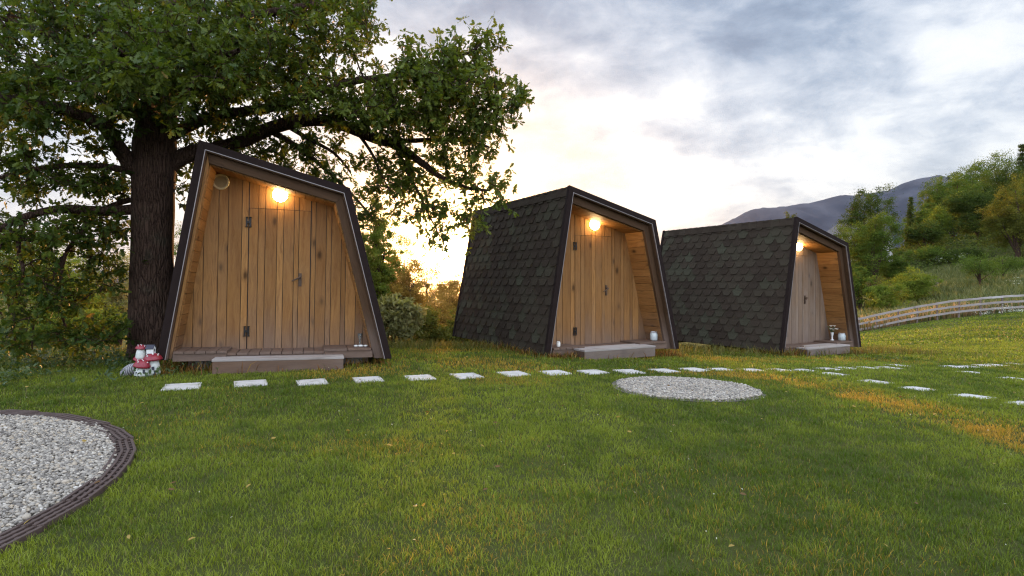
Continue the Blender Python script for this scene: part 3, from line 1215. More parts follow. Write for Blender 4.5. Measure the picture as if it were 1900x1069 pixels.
# ------------------------------------------------------------------ stepping stones
slabs = [(338, 719, 78), (465, 713, 71), (579, 711, 66), (683, 706, 62), (779, 702.3, 60), (866, 699, 62), (952.5, 695, 60), (1030, 693, 55), (1101, 691.5, 52), (1167, 691, 50),
         (1232, 689.3, 44), (1288, 687.2, 50), (1338, 686, 40), (1396, 687, 48), (1446, 687, 52), (1492, 687.5, 54), (1544, 694.3, 50), (1535, 685, 52), (1572, 683.5, 52), (1608, 683, 42),
         (1650, 683, 44), (1667, 678.5, 24), (1772, 681, 56), (1801, 681.5, 54), (1828, 679, 50), (1804, 691.5, 36), (1846, 677.5, 30), (1882, 675.5, 32),
         (1623, 709, 47), (1705, 722, 52), (1803, 736, 56), (1882, 703, 36), (1911, 751, 60)]
SLABS = []
slab_proto = None
row_names = ['first', 'second', 'third', 'fourth', 'fifth', 'sixth', 'seventh', 'eighth', 'ninth', 'tenth', 'eleventh', 'twelfth', 'thirteenth', 'fourteenth', 'fifteenth', 'sixteenth']
far_lab = {16: 'pale slab lying nearer than its row, short of the far cabin step', 17: 'sliver-thin pale slab behind the nearer one below the far step', 18: 'thin pale slab straight below the right end of the far step',
           19: 'thin slab, first one right of the far step', 20: 'thin slab, second one right of the far step', 21: 'shortest thin slab ending the middle row in the lawn',
           22: 'long pale slab opening the far right group of slabs', 23: 'second pale slab of the far right group', 24: 'third pale slab of the far right group', 25: 'pale slab touching the near end of the far right group',
           26: 'short pale slab near the end of the far right group', 27: 'last thin slab of the far right group by the photo edge',
           28: 'single slab, farthest of the diagonal line right of the gravel circle', 29: 'second slab of the diagonal line right of the gravel circle', 30: 'third slab of the diagonal line right of the gravel circle',
           31: 'lone pale slab near the right photo edge below the far group', 32: 'slab half cut off by the right photo edge'}
for k, (px, py, wd) in enumerate(slabs):
    g = on_ground(px, py)
    size = min(.46, max(.30, wd / FPX * g.y * (.80 if k < 12 else .72)))
    if slab_proto is None:
        b_ = MB()
        b_.box((0, 0, -.018), (1, 1, .06), 'x')
        slab_proto = o = b_.build('stepping_stone', M['slab'], None, bevel=.012)
    else:
        o = slab_proto.copy()
        COL.objects.link(o)
    yaw = R(25) + random.uniform(-.05, .05)
    e = .3
    slx, sly = (gz(g.x + e, g.y) - gz(g.x - e, g.y)) / (2 * e), (gz(g.x, g.y + e) - gz(g.x, g.y - e)) / (2 * e)
    nrm = Vector((-slx, -sly, 1)).normalized()
    q = Vector((0, 0, 1)).rotation_difference(nrm)
    o.rotation_euler = (q.to_matrix() @ Matrix.Rotation(yaw, 3, 'Z')).to_euler()
    o.scale = (size, size, 1)
    lift = .004 if k < 12 else -.006
    o.location = (g.x, g.y, gz(g.x, g.y) + lift)
    lab = far_lab.get(k) or '%s slab from the left in the pale stepping stone row' % row_names[k]
    tag(o, lab, 'paving slab', 'pale stepping stones in the lawn')
    SLABS.append((g.x, g.y, size, yaw))

# ------------------------------------------------------------------ gravel beds
BED_R = (1.865, 6.33, .735)                      # right bed: centre and radius
BED_L = (-4.29, 2.58, 2.23)                    # left bed, edging included


def pebbles(name, label, cx_, cy_, r, n_lay, smin, smax, keep):
    """loose river gravel: many small rounded stones"""
    ico = [(0, 0, 1), (.894, 0, .447), (.276, .851, .447), (-.724, .526, .447), (-.724, -.526, .447), (.276, -.851, .447),
           (.724, .526, -.447), (-.276, .851, -.447), (-.894, 0, -.447), (-.276, -.851, -.447), (.724, -.526, -.447), (0, 0, -1)]
    F = [(0, 1, 2), (0, 2, 3), (0, 3, 4), (0, 4, 5), (0, 5, 1), (1, 6, 2), (2, 7, 3), (3, 8, 4), (4, 9, 5), (5, 10, 1), (6, 7, 2), (7, 8, 3), (8, 9, 4), (9, 10, 5), (10, 6, 1), (11, 7, 6), (11, 8, 7), (11, 9, 8), (11, 10, 9), (11, 6, 10)]
    # one subdivision on the sphere
    V = [Vector(p).normalized() for p in ico]
    cache, F2 = {}, []

    def mid(a, b_):
        k = (min(a, b_), max(a, b_))
        if k not in cache:
            V.append((V[a] + V[b_]).normalized())
            cache[k] = len(V) - 1
        return cache[k]
    for a, b_, c in F:
        ab, bc, ca = mid(a, b_), mid(b_, c), mid(c, a)
        F2 += [(a, ab, ca), (b_, bc, ab), (c, ca, bc), (ab, bc, ca)]
    V = np.array([tuple(v) for v in V[:12]])          # small stones: twelve corners, smooth shaded
    F2 = np.array(F)
    pts = []
    rg = np.random.default_rng(int(r * 1000))
    N = int(n_lay)
    x = rg.uniform(-r, r, N * 2)
    y = rg.uniform(-r, r, N * 2)
    wob = r * (1 + .035 * (fbm(np.arctan2(y, x) * 3 + 8, np.zeros_like(x) + 3.3, 3) - .5) * 2)
    ok = (x * x + y * y < wob * wob)
    x, y = x[ok] + cx_, y[ok] + cy_
    ok = keep(x, y)
    x, y = x[ok], y[ok]
    n = len(x)
    s = rg.uniform(smin, smax, n) * (1 + (rg.random(n) > .93) * .6)
    sc = np.column_stack([s * rg.uniform(.8, 1.35, n), s * rg.uniform(.7, 1.0, n), s * rg.uniform(.5, .8, n)])
    ya = rg.uniform(0, 6.28, n)
    ti = rg.normal(0, .35, n)
    z = ground_z(x, y) + rg.uniform(-.006, .016, n) + .008
    P = V[None] * sc[:, None, :]
    P = P * (1 + .12 * rg.normal(size=(n, len(V), 1)))
    ct, st_ = np.cos(ti)[:, None], np.sin(ti)[:, None]
    X1, Z1 = P[..., 0] * ct - P[..., 2] * st_, P[..., 0] * st_ + P[..., 2] * ct
    cyw, syw = np.cos(ya)[:, None], np.sin(ya)[:, None]
    X2, Y2 = X1 * cyw - P[..., 1] * syw, X1 * syw + P[..., 1] * cyw
    W_ = np.stack([X2 + x[:, None], Y2 + y[:, None], Z1 + z[:, None]], -1).reshape(-1, 3)
    T = (F2[None] + (np.arange(n) * len(V))[:, None, None]).reshape(-1, 3)
    me = np_mesh(name, W_, T, None, smooth=True)
    a = me.attributes.new('tone', 'FLOAT', 'POINT')
    a.data.foreach_set('value', np.repeat(rg.random(n), len(V)).astype(np.float32))
    o = make_obj(name, me, M['pebble'])
    tag(o, label, 'gravel', kind='stuff')
    return o


def disc(name, cx_, cy_, r, lift):
    n, k = 64, 6
    V, q = [], []
    for i in range(k + 1):
        rr = r * (i + .02) / (k + .02)
        for j in range(n):
            a = 2 * math.pi * j / n
            V.append((cx_ + rr * math.cos(a), cy_ + rr * math.sin(a)))
    V = np.array(V)
    V = np.column_stack([V, ground_z(V[:, 0], V[:, 1]) + lift])
    for i in range(k):
        for j in range(n):
            q.append((i * n + j, (i + 1) * n + j, (i + 1) * n + (j + 1) % n, i * n + (j + 1) % n))
    o = make_obj(name, np_mesh(name, V, None, q), M['soil'])
    tag(o, kind='structure')


disc('path_bed', BED_R[0], BED_R[1], BED_R[2] + .05, .006)
disc('path_bed', BED_L[0], BED_L[1], BED_L[2] - .10, .006)
vis = lambda x, y: (x > -.95 * y - .3) & (y > 1.2)
pebbles('gravel', 'pale river gravel filling the round bed in the lawn', BED_R[0], BED_R[1], BED_R[2], 17000, .007, .0145, lambda x, y: x > -99)
pebbles('gravel', 'pale river gravel filling the edged bed in the near left corner', BED_L[0], BED_L[1], BED_L[2] - .11, 115000, .006, .0135, vis)

# brown plastic grid pavers edging the left bed
rr_out, rr_in = BED_L[2], BED_L[2] - .118
step_a = .30 / BED_L[2]
n_first = None
angs = np.arange(R(-42), R(100), step_a)
for k, a in enumerate(angs):
    c_ = Vector((BED_L[0] + (rr_out + rr_in) / 2 * math.cos(a), BED_L[1] + (rr_out + rr_in) / 2 * math.sin(a), 0))
    if c_.y < 1.2 or c_.x < -.95 * c_.y - .3:
        continue
    if n_first is None:
        b_ = MB()
        Wd, Ln, Hh = .118, .297, .045
        for s in range(4):                       # bars along the paver
            b_.box((-Wd / 2 + .008 + s * (Wd - .016) / 3, 0, 0), (.016, Ln, Hh), 'y')
        for s in range(3):                       # cross bars, staggered from row to row
            xc = -Wd / 2 + .008 + (s + .5) * (Wd - .016) / 3
            ww = (Wd - .016) / 3 - .016
            for q in range(5):
                yq = -Ln / 2 + .012 + (q + (.5 if s == 1 else 0)) * (Ln - .024) / 4.5
                b_.box((xc, yq, -.003), (ww, .020, Hh - .006), 'x')
        b_.box((0, 0, -.021), (Wd - .01, Ln - .01, .006), 'y')
        n_first = o = b_.build('grid_paver', M['grid'], None, bevel=.002)
    else:
        o = n_first.copy()
        COL.objects.link(o)
    o.location = (c_.x, c_.y, gz(c_.x, c_.y) + .004 + random.uniform(-.004, .004))
    o.rotation_euler = (random.uniform(-.03, .03), random.uniform(-.03, .03), a + random.uniform(-.03, .03))
    tag(o, 'brown slotted grid paver in the curved edging of the near left gravel bed', 'edging paver', 'slotted pavers edging the left gravel bed')


# ------------------------------------------------------------------ leaves as arrays
OAK = np.array([(0, 0), (.10, .035), (.20, .11), (.30, .20), (.38, .07), (.50, .27), (.59, .10), (.72, .29), (.80, .10), (.92, .15), (1.0, 0)])


def leaf_mesh(name, pos, axis, nrm, size, col, shape='oak', mat=None, parent=None, smooth=False):
    """one mesh from many leaves; each leaf is folded a little along its midrib"""
    N = len(pos)
    if shape == 'oak':
        k = len(OAK)
        rib = np.column_stack([OAK[:, 0], np.zeros(k), -.12 * OAK[:, 0] ** 2])
        lf = np.column_stack([OAK[:, 0], OAK[:, 1] * 1.1, .10 * OAK[:, 1] - .12 * OAK[:, 0] ** 2 + .05 * np.sin(OAK[:, 0] * 9)])[1:-1]
        rt = lf * np.array([1, -1, 1])
        T = np.vstack([rib, lf, rt])
        tr = []
        for i in range(k - 1):
            a, b_ = i, i + 1
            la, lb = (k + i - 1 if i > 0 else None), (k + i if i < k - 2 else None)
            ra, rb = (None if la is None else la + k - 2), (None if lb is None else lb + k - 2)
            if la is None:
                tr += [(a, b_, lb), (a, rb, b_)]
            elif lb is None:
                tr += [(a, b_, la), (a, ra, b_)]
            else:
                tr += [(a, b_, lb), (a, lb, la), (a, rb, b_), (a, ra, rb)]
        T[:, 1] *= .92
    elif shape == 'ellipse':
        T = np.array([(0, 0, 0), (.3, .20, .05), (.7, .19, .02), (1, 0, -.10), (.7, -.19, .02), (.3, -.20, .05), (.5, 0, -.02)])
        tr = [(0, 6, 1), (1, 6, 2), (2, 6, 3), (3, 6, 4), (4, 6, 5), (5, 6, 0)]
    else:
        T = np.array([(0, 0, 0), (.5, .30, .10), (1, 0, -.05), (.5, -.30, .10)])
        tr = [(0, 2, 1), (0, 3, 2)]
    tr = np.array(tr)
    x = axis / (np.linalg.norm(axis, axis=1, keepdims=True) + 1e-9)
    z = nrm - (nrm * x).sum(1, keepdims=True) * x
    z = z / (np.linalg.norm(z, axis=1, keepdims=True) + 1e-9)
    y = np.cross(z, x)
    S = size[:, None, None]
    V = pos[:, None, :] + S * (T[None, :, 0:1] * x[:, None, :] + T[None, :, 1:2] * y[:, None, :] + T[None, :, 2:3] * z[:, None, :])
    F = (tr[None] + (np.arange(N) * len(T))[:, None, None]).reshape(-1, 3)
    C = np.repeat(col, len(T), 0)
    return make_obj(name, np_mesh(name, V.reshape(-1, 3), F, None, C, smooth), mat or M['leaf'], parent)


def tubes(name, chains, mat, parent, n=7):
    """chains = list of (points, radii); all limbs of one tree in one mesh"""
    V, Q = [], []
    for pts, rad, k in chains:
        P = np.array(pts)
        m_ = len(P)
        if m_ < 2:
            continue
        d = np.gradient(P, axis=0)
        d /= np.linalg.norm(d, axis=1, keepdims=True) + 1e-9
        ref = np.where(np.abs(d[:, 2:3]) < .9, np.array([[0, 0, 1.0]]), np.array([[1.0, 0, 0]]))
        u = np.cross(d, ref)
        u /= np.linalg.norm(u, axis=1, keepdims=True) + 1e-9
        v = np.cross(d, u)
        a = np.arange(k) * 2 * np.pi / k
        rr = np.asarray(rad)[:, None]
        W_ = P[:, None, :] + (rr * np.cos(a))[..., None] * u[:, None, :] + (rr * np.sin(a))[..., None] * v[:, None, :]
        b_ = sum(len(q) for q in V)
        V.append(W_.reshape(-1, 3))
        i, j = np.meshgrid(np.arange(m_ - 1), np.arange(k), indexing='ij')
        q0 = b_ + (i * k + j).ravel()
        q1 = b_ + (i * k + (j + 1) % k).ravel()
        Q.append(np.column_stack([q0, q1, q1 + k, q0 + k]))
    return make_obj(name, np_mesh(name, np.vstack(V), None, np.vstack(Q), smooth=True), mat, parent)


# ------------------------------------------------------------------ the big oak
def build_oak():
    rg = np.random.default_rng(21)
    base = at(283, 668, 8.2)
    root = empty('oak_tree', (base.x, base.y, gz(base.x, base.y)))
    tag(root, 'big old oak with a thick dark trunk spreading over the nearest cabin', 'tree')
    org = np.array(root.location)
    limbs = [
        # points: pixel x, pixel y, depth, radius
        [(283, 705, 8.2, .46), (283, 676, 8.2, .38), (283, 640, 8.2, .325), (282, 580, 8.2, .305), (282, 500, 8.2, .292), (284, 400, 8.2, .285), (285, 330, 8.22, .285), (287, 270, 8.25, .30), (292, 215, 8.3, .26), (303, 150, 8.4, .215), (318, 80, 8.5, .18), (330, 20, 8.6, .15), (340, -60, 8.7, .12), (345, -160, 8.8, .07)],
        [(282, 350, 8.2, .12), (250, 312, 8.1, .115), (228, 283, 8.0, .105), (207, 250, 7.8, .09), (192, 232, 7.65, .082), (150, 214, 7.4, .07), (100, 200, 7.2, .06), (50, 187, 7.0, .05), (-20, 182, 6.8, .04), (-70, 190, 6.6, .02)],
        [(208, 250, 7.8, .06), (207, 222, 7.75, .055), (215, 180, 7.6, .045), (230, 120, 7.3, .035), (240, 70, 7.0, .02)],
        [(270, 330, 8.2, .06), (240, 318, 8.1, .052), (200, 309, 7.9, .046), (150, 305, 7.7, .042), (100, 307, 7.5, .036), (50, 315, 7.3, .032), (-10, 331, 7.1, .02)],
        [(272, 392, 8.2, .09), (243, 388, 8.1, .075), (200, 391, 7.9, .066), (150, 388, 7.7, .06), (100, 388, 7.5, .055), (55, 398, 7.3, .046), (15, 414, 7.1, .038), (-30, 440, 6.9, .02)],
        [(268, 375, 8.3, .05), (240, 371, 8.3, .042), (205, 383, 8.2, .036), (180, 395, 8.0, .03)],
        [(178, 392, 7.8, .045), (160, 420, 7.7, .038), (135, 450, 7.6, .03), (112, 482, 7.55, .026), (95, 520, 7.5, .02), (76, 555, 7.5, .016), (62, 600, 7.4, .012), (60, 650, 7.4, .008)],
        [(122, 470, 7.58, .026), (114, 500, 7.55, .022), (113, 550, 7.5, .018), (114, 590, 7.5, .016), (130, 620, 7.5, .012), (160, 636, 7.5, .009), (200, 634, 7.5, .006)],
        [(52, 399, 7.3, .035), (36, 430, 7.2, .03), (33, 465, 7.15, .026), (44, 508, 7.1, .02), (30, 545, 7.1, .016), (24, 590, 7.1, .012), (33, 640, 7.1, .008)],
        [(20, 412, 7.1, .03), (8, 440, 7.0, .025), (-8, 480, 6.9, .02), (-5, 540, 6.8, .012)],
        [(288, 335, 8.25, .14), (322, 300, 8.35, .125), (360, 284, 8.45, .118), (405, 277, 8.55, .112), (450, 261, 8.65, .108), (500, 240, 8.75, .105), (550, 226, 8.8, .10), (600, 224, 8.85, .095), (650, 238, 8.9, .088), (700, 258, 8.9, .08), (742, 272, 8.9, .068), (790, 308, 8.9, .052), (830, 338, 8.9, .04), (872, 350, 8.9, .028), (908, 352, 8.9, .015)],
        [(700, 258, 8.9, .045), (745, 262, 8.8, .04), (800, 262, 8.7, .034), (860, 262, 8.6, .026), (905, 272, 8.5, .014)],
        [(290, 265, 8.3, .11), (340, 240, 8.3, .09), (395, 217, 8.3, .078), (450, 205, 8.25, .072), (510, 196, 8.2, .066), (570, 181, 8.15, .06), (640, 155, 8.1, .052), (720, 142, 8.05, .044), (800, 140, 8.0, .036), (870, 150, 7.95, .028), (930, 165, 7.9, .015)],
        [(720, 142, 8.05, .036), (770, 120, 8.0, .03), (830, 110, 8.0, .024), (880, 92, 8.0, .016), (905, 62, 8.0, .008)],
        [(312, 110, 8.45, .10), (360, 72, 8.4, .085), (430, 40, 8.3, .07), (520, 20, 8.2, .055), (620, 0, 8.1, .035), (690, -20, 8.1, .02)],
        [(300, 180, 8.35, .10), (245, 135, 8.2, .08), (170, 92, 8.0, .062), (90, 62, 7.8, .048), (0, 35, 7.6, .03), (-60, 20, 7.5, .02)],
        [(296, 225, 8.2, .09), (275, 190, 7.5, .07), (255, 150, 6.8, .055), (240, 118, 6.2, .042), (215, 90, 5.8, .025)],
        [(300, 190, 8.3, .08), (345, 150, 7.6, .06), (390, 120, 7.0, .045), (440, 95, 6.6, .025)],
        [(298, 205, 8.4, .09), (330, 180, 9.0, .07), (400, 140, 9.6, .055), (480, 110, 10.2, .04), (560, 100, 10.6, .02)],
        [(292, 240, 8.4, .09), (230, 200, 9.0, .07), (150, 170, 9.5, .05), (60, 140, 10.0, .03)],
        [(500, 242, 8.75, .05), (545, 270, 9.0, .042), (585, 300, 9.2, .034), (625, 335, 9.4, .028), (665, 375, 9.5, .022), (705, 420, 9.6, .012)],
        [(530, 232, 8.8, .04), (580, 262, 8.9, .032), (620, 285, 9.0, .024), (650, 320, 9.1, .014)],
        [(735, 272, 8.9, .036), (755, 320, 8.85, .028), (775, 360, 8.8, .02), (795, 400, 8.8, .014), (815, 440, 8.8, .008)],
        [(660, 242, 8.9, .03), (690, 285, 8.8, .022), (712, 330, 8.75, .015), (735, 375, 8.7, .008)],
    ]
    P, par, chains, isk = [], [], [], []
    for li, lm in enumerate(limbs):
        W_ = [np.array(at(p[0], p[1], p[2])) for p in lm]
        rad = [p[3] * (.92 if li == 0 else .97) for p in lm]
        cp, cr = [], []
        for i in range(len(W_) - 1):
            seg = np.linalg.norm(W_[i + 1] - W_[i])
            n = max(2, int(seg / .10))
            p0, p1 = W_[max(i - 1, 0)], W_[i]
            p2, p3 = W_[i + 1], W_[min(i + 2, len(W_) - 1)]
            for s in range(n):
                t_ = s / n
                cp.append(.5 * ((2 * p1) + (-p0 + p2) * t_ + (2 * p0 - 5 * p1 + 4 * p2 - p3) * t_ ** 2 + (-p0 + 3 * p1 - 3 * p2 + p3) * t_ ** 3))
                cr.append(rad[i] * (1 - t_) + rad[i + 1] * t_)
        cp.append(W_[-1])
        cr.append(rad[-1])
        cp, cr = np.array(cp), np.array(cr)
        if li > 0:
            s = np.arange(len(cp)) * .1
            amp = np.minimum(1, s / .6) * .035
            cp = cp + np.column_stack([(fbm(s * 1.3 + li * 7 + 30 * q, np.full(len(s), li * 3.1 + q)) - .5) * 2 * amp for q in range(3)])
        else:
            cr = cr * (1 + .08 * (fbm(np.arange(len(cr)) * .3, np.zeros(len(cr)), 2) - .5))
        chains.append((cp - org, cr, 18 if li == 0 else 9))
        lo = 30 if li == 0 else (8 if cr[0] > .05 else 3)
        for q in range(lo, len(cp)):
            P.append(cp[q])
    # leaf masses: pixel centre, radii, depth, depth radius, twigs
    blobs = [
        (70, 60, 140, 110, 7.6, 1.3, 95), (230, 80, 140, 100, 7.2, 1.6, 120), (390, 70, 130, 100, 7.9, 1.5, 105), (530, 60, 120, 90, 8.3, 1.3, 90), (640, 40, 70, 75, 8.2, .8, 52),
        (140, 150, 140, 60, 7.4, 1.4, 75), (330, 165, 120, 60, 7.6, 1.4, 75), (450, 150, 110, 65, 8.4, 1.3, 70), (570, 160, 90, 60, 8.3, 1.0, 60), (25, 190, 80, 50, 7.2, 1.0, 40),
        (230, 215, 110, 40, 7.9, 1.0, 36), (80, 225, 60, 30, 7.2, .6, 22), (420, 225, 80, 30, 8.6, .8, 26), (250, 130, 80, 50, 6.0, .5, 30), (390, 110, 70, 45, 6.8, .5, 25),
        (25, 285, 50, 30, 7.2, .6, 16), (170, 330, 70, 34, 7.9, .7, 22), (70, 345, 80, 36, 7.5, .7, 26), (205, 345, 40, 36, 8.4, .5, 16), (190, 275, 30, 20, 7.9, .4, 5),
        (70, 440, 90, 42, 7.3, .6, 30), (165, 430, 70, 44, 7.9, .6, 26), (215, 420, 30, 40, 8.4, .4, 10), (50, 520, 70, 55, 7.2, .5, 22), (130, 545, 70, 50, 7.6, .5, 18), (195, 510, 40, 50, 7.9, .4, 10),
        (40, 610, 50, 45, 7.1, .4, 14), (125, 635, 70, 34, 7.5, .4, 14), (200, 615, 40, 40, 7.6, .3, 8),
        (690, 185, 80, 60, 8.2, .8, 62), (790, 165, 80, 60, 8.1, .8, 66), (860, 140, 66, 48, 8.0, .6, 46), (902, 92, 24, 36, 8.0, .3, 12), (765, 105, 26, 32, 8.0, .3, 10), (835, 96, 30, 28, 8.0, .3, 9), (930, 178, 44, 36, 7.9, .4, 20), (912, 215, 46, 24, 8.0, .4, 14),
        (840, 235, 80, 46, 8.3, .6, 44), (750, 225, 80, 44, 8.5, .6, 40), (890, 275, 44, 30, 8.5, .4, 14), (650, 215, 60, 40, 8.6, .6, 26),
        (820, 320, 80, 36, 8.8, .5, 30), (905, 352, 48, 30, 8.9, .3, 14), (770, 375, 54, 42, 8.8, .4, 22), (845, 405, 46, 34, 8.8, .4, 14), (740, 315, 44, 34, 8.8, .4, 14), (695, 300, 26, 24, 8.8, .3, 6), (664, 300, 16, 22, 8.8, .2, 3),
        (812, 440, 40, 24, 8.8, .3, 9), (520, 285, 60, 26, 9.2, .6, 18), (590, 285, 50, 34, 9.0, .5, 18), (610, 325, 40, 24, 9.3, .4, 9), (680, 385, 40, 44, 9.5, .4, 18), (710, 350, 36, 36, 9.2, .4, 9), (440, 275, 70, 22, 8.9, .6, 14), (345, 275, 40, 40, 8.9, .4, 10), (330, 340, 20, 60, 9.0, .3, 7),
        (480, 5, 200, 50, 9.4, 1.2, 60), (200, 10, 200, 60, 9.2, 1.2, 60), (300, -110, 330, 90, 8.4, 2.0, 90), (430, 180, 160, 60, 10.0, .8, 40), (150, 150, 150, 60, 9.6, .6, 36), (-60, 120, 60, 150, 7.2, 1.0, 30), (-50, 400, 60, 150, 6.9, .6, 16),
    ]
    A = []
    for bx, by, rx, ry_, D, rd, n in blobs:
        v = rg.normal(size=(n, 3))
        v /= np.linalg.norm(v, axis=1, keepdims=True)
        v *= (rg.random((n, 1)) ** .42)
        for q in v:
            A.append(np.array(at(bx + q[0] * rx, by - q[1] * ry_, D + q[2] * rd)))
    A = np.array(A)
    # keep leaves out of the cabin
    P = np.array(P)
    d0 = np.array([np.min(((P - a) ** 2).sum(1)) for a in A])
    A = A[np.argsort(d0)]
    cap = np.empty((len(P) + len(A) * 30, 3))
    cap[:len(P)] = P
    cnt = len(P)
    twig = []
    parent_chain = np.full(len(cap), -1)
    load = []
    for a in A:
        d2 = ((cap[:cnt] - a) ** 2).sum(1)
        i = int(np.argmin(d2 * (1 + .25 * (cap[:cnt, 2] > a[2] + .25))))
        s = cap[i].copy()
        dist = math.sqrt(d2[i])
        if dist < .05:
            continue
        n = max(3, int(dist / .09))
        mid_ = (s + a) / 2 + rg.normal(size=3) * dist * .13 + np.array([0, 0, .10 * dist])
        t_ = np.linspace(0, 1, n + 1)[:, None]
        pts = (1 - t_) ** 2 * s + 2 * t_ * (1 - t_) * mid_ + t_ ** 2 * a
        pts[1:] += rg.normal(size=(n, 3)) * .009
        ci = len(twig)
        twig.append(pts)
        load.append(1.0)
        c = parent_chain[i]
        while c >= 0:
            load[c] += 1
            c = parent_of[c] if c < len(parent_of) else -1
        if ci == 0:
            parent_of = []
        parent_of.append(parent_chain[i])
        cap[cnt:cnt + n] = pts[1:]
        parent_chain[cnt:cnt + n] = ci
        cnt += n
    pos, ax, nr, size, col = [], [], [], [], []
    for ci, pts in enumerate(twig):
        r0 = .0045 * load[ci] ** .45 + .002
        chains.append((pts - org, np.linspace(r0, .0028, len(pts)), 5))
        d = pts[-1] - pts[max(0, len(pts) - 3)]
        d /= np.linalg.norm(d) + 1e-9
        tint = rg.normal(0, 1) + .9 * np.clip((pts[-1][0] + 3.0) / 2.0, -1.3, 1)  # sky-lit right side and darker left of the crown painted into leaf colour
        hang = rg.random()
        spots = [(pts[-1], int(rg.integers(6, 10)))]
        L_ = len(pts)
        for q in range(max(1, int(L_ * .25)), L_ - 1):
            if rg.random() < .62:
                spots.append((pts[q], int(rg.integers(1, 5))))
        # short side shoots
        for q in range(int(rg.integers(2, 5))):
            k = int(rg.integers(max(1, L_ // 3), L_))
            e = pts[k] + (d * .5 + rg.normal(size=3) * .7 + np.array([0, 0, .25])) * rg.uniform(.08, .20)
            chains.append((np.array([pts[k], (pts[k] + e) / 2 + rg.normal(size=3) * .008, e]) - org, np.array([.004, .003, .002]), 4))
            spots.append((e, int(rg.integers(5, 9))))
        for p, n in spots:
            for _ in range(n):
                v = rg.normal(size=3)
                v = v / np.linalg.norm(v) + d * .35 + np.array([0, 0, -.28 + .2 * hang])
                v /= np.linalg.norm(v)
                pos.append(p - org + v * rg.uniform(.0, .03))
                ax.append(v)
                nn = np.array([0, 0, 1.0]) * rg.uniform(.5, 1.2) + rg.normal(size=3) * .5
                nr.append(nn)
                size.append(rg.uniform(.065, .118))
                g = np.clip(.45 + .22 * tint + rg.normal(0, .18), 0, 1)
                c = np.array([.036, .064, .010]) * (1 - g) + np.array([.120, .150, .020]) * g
                if rg.random() < .010:
                    c = np.array([.16, .115, .02])
                col.append(c)
    tubes('trunk', chains, M['bark'], root)
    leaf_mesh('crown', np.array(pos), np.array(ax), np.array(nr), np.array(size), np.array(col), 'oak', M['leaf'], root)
    print('oak leaves', len(pos), 'twigs', len(twig))
    return root


build_oak()


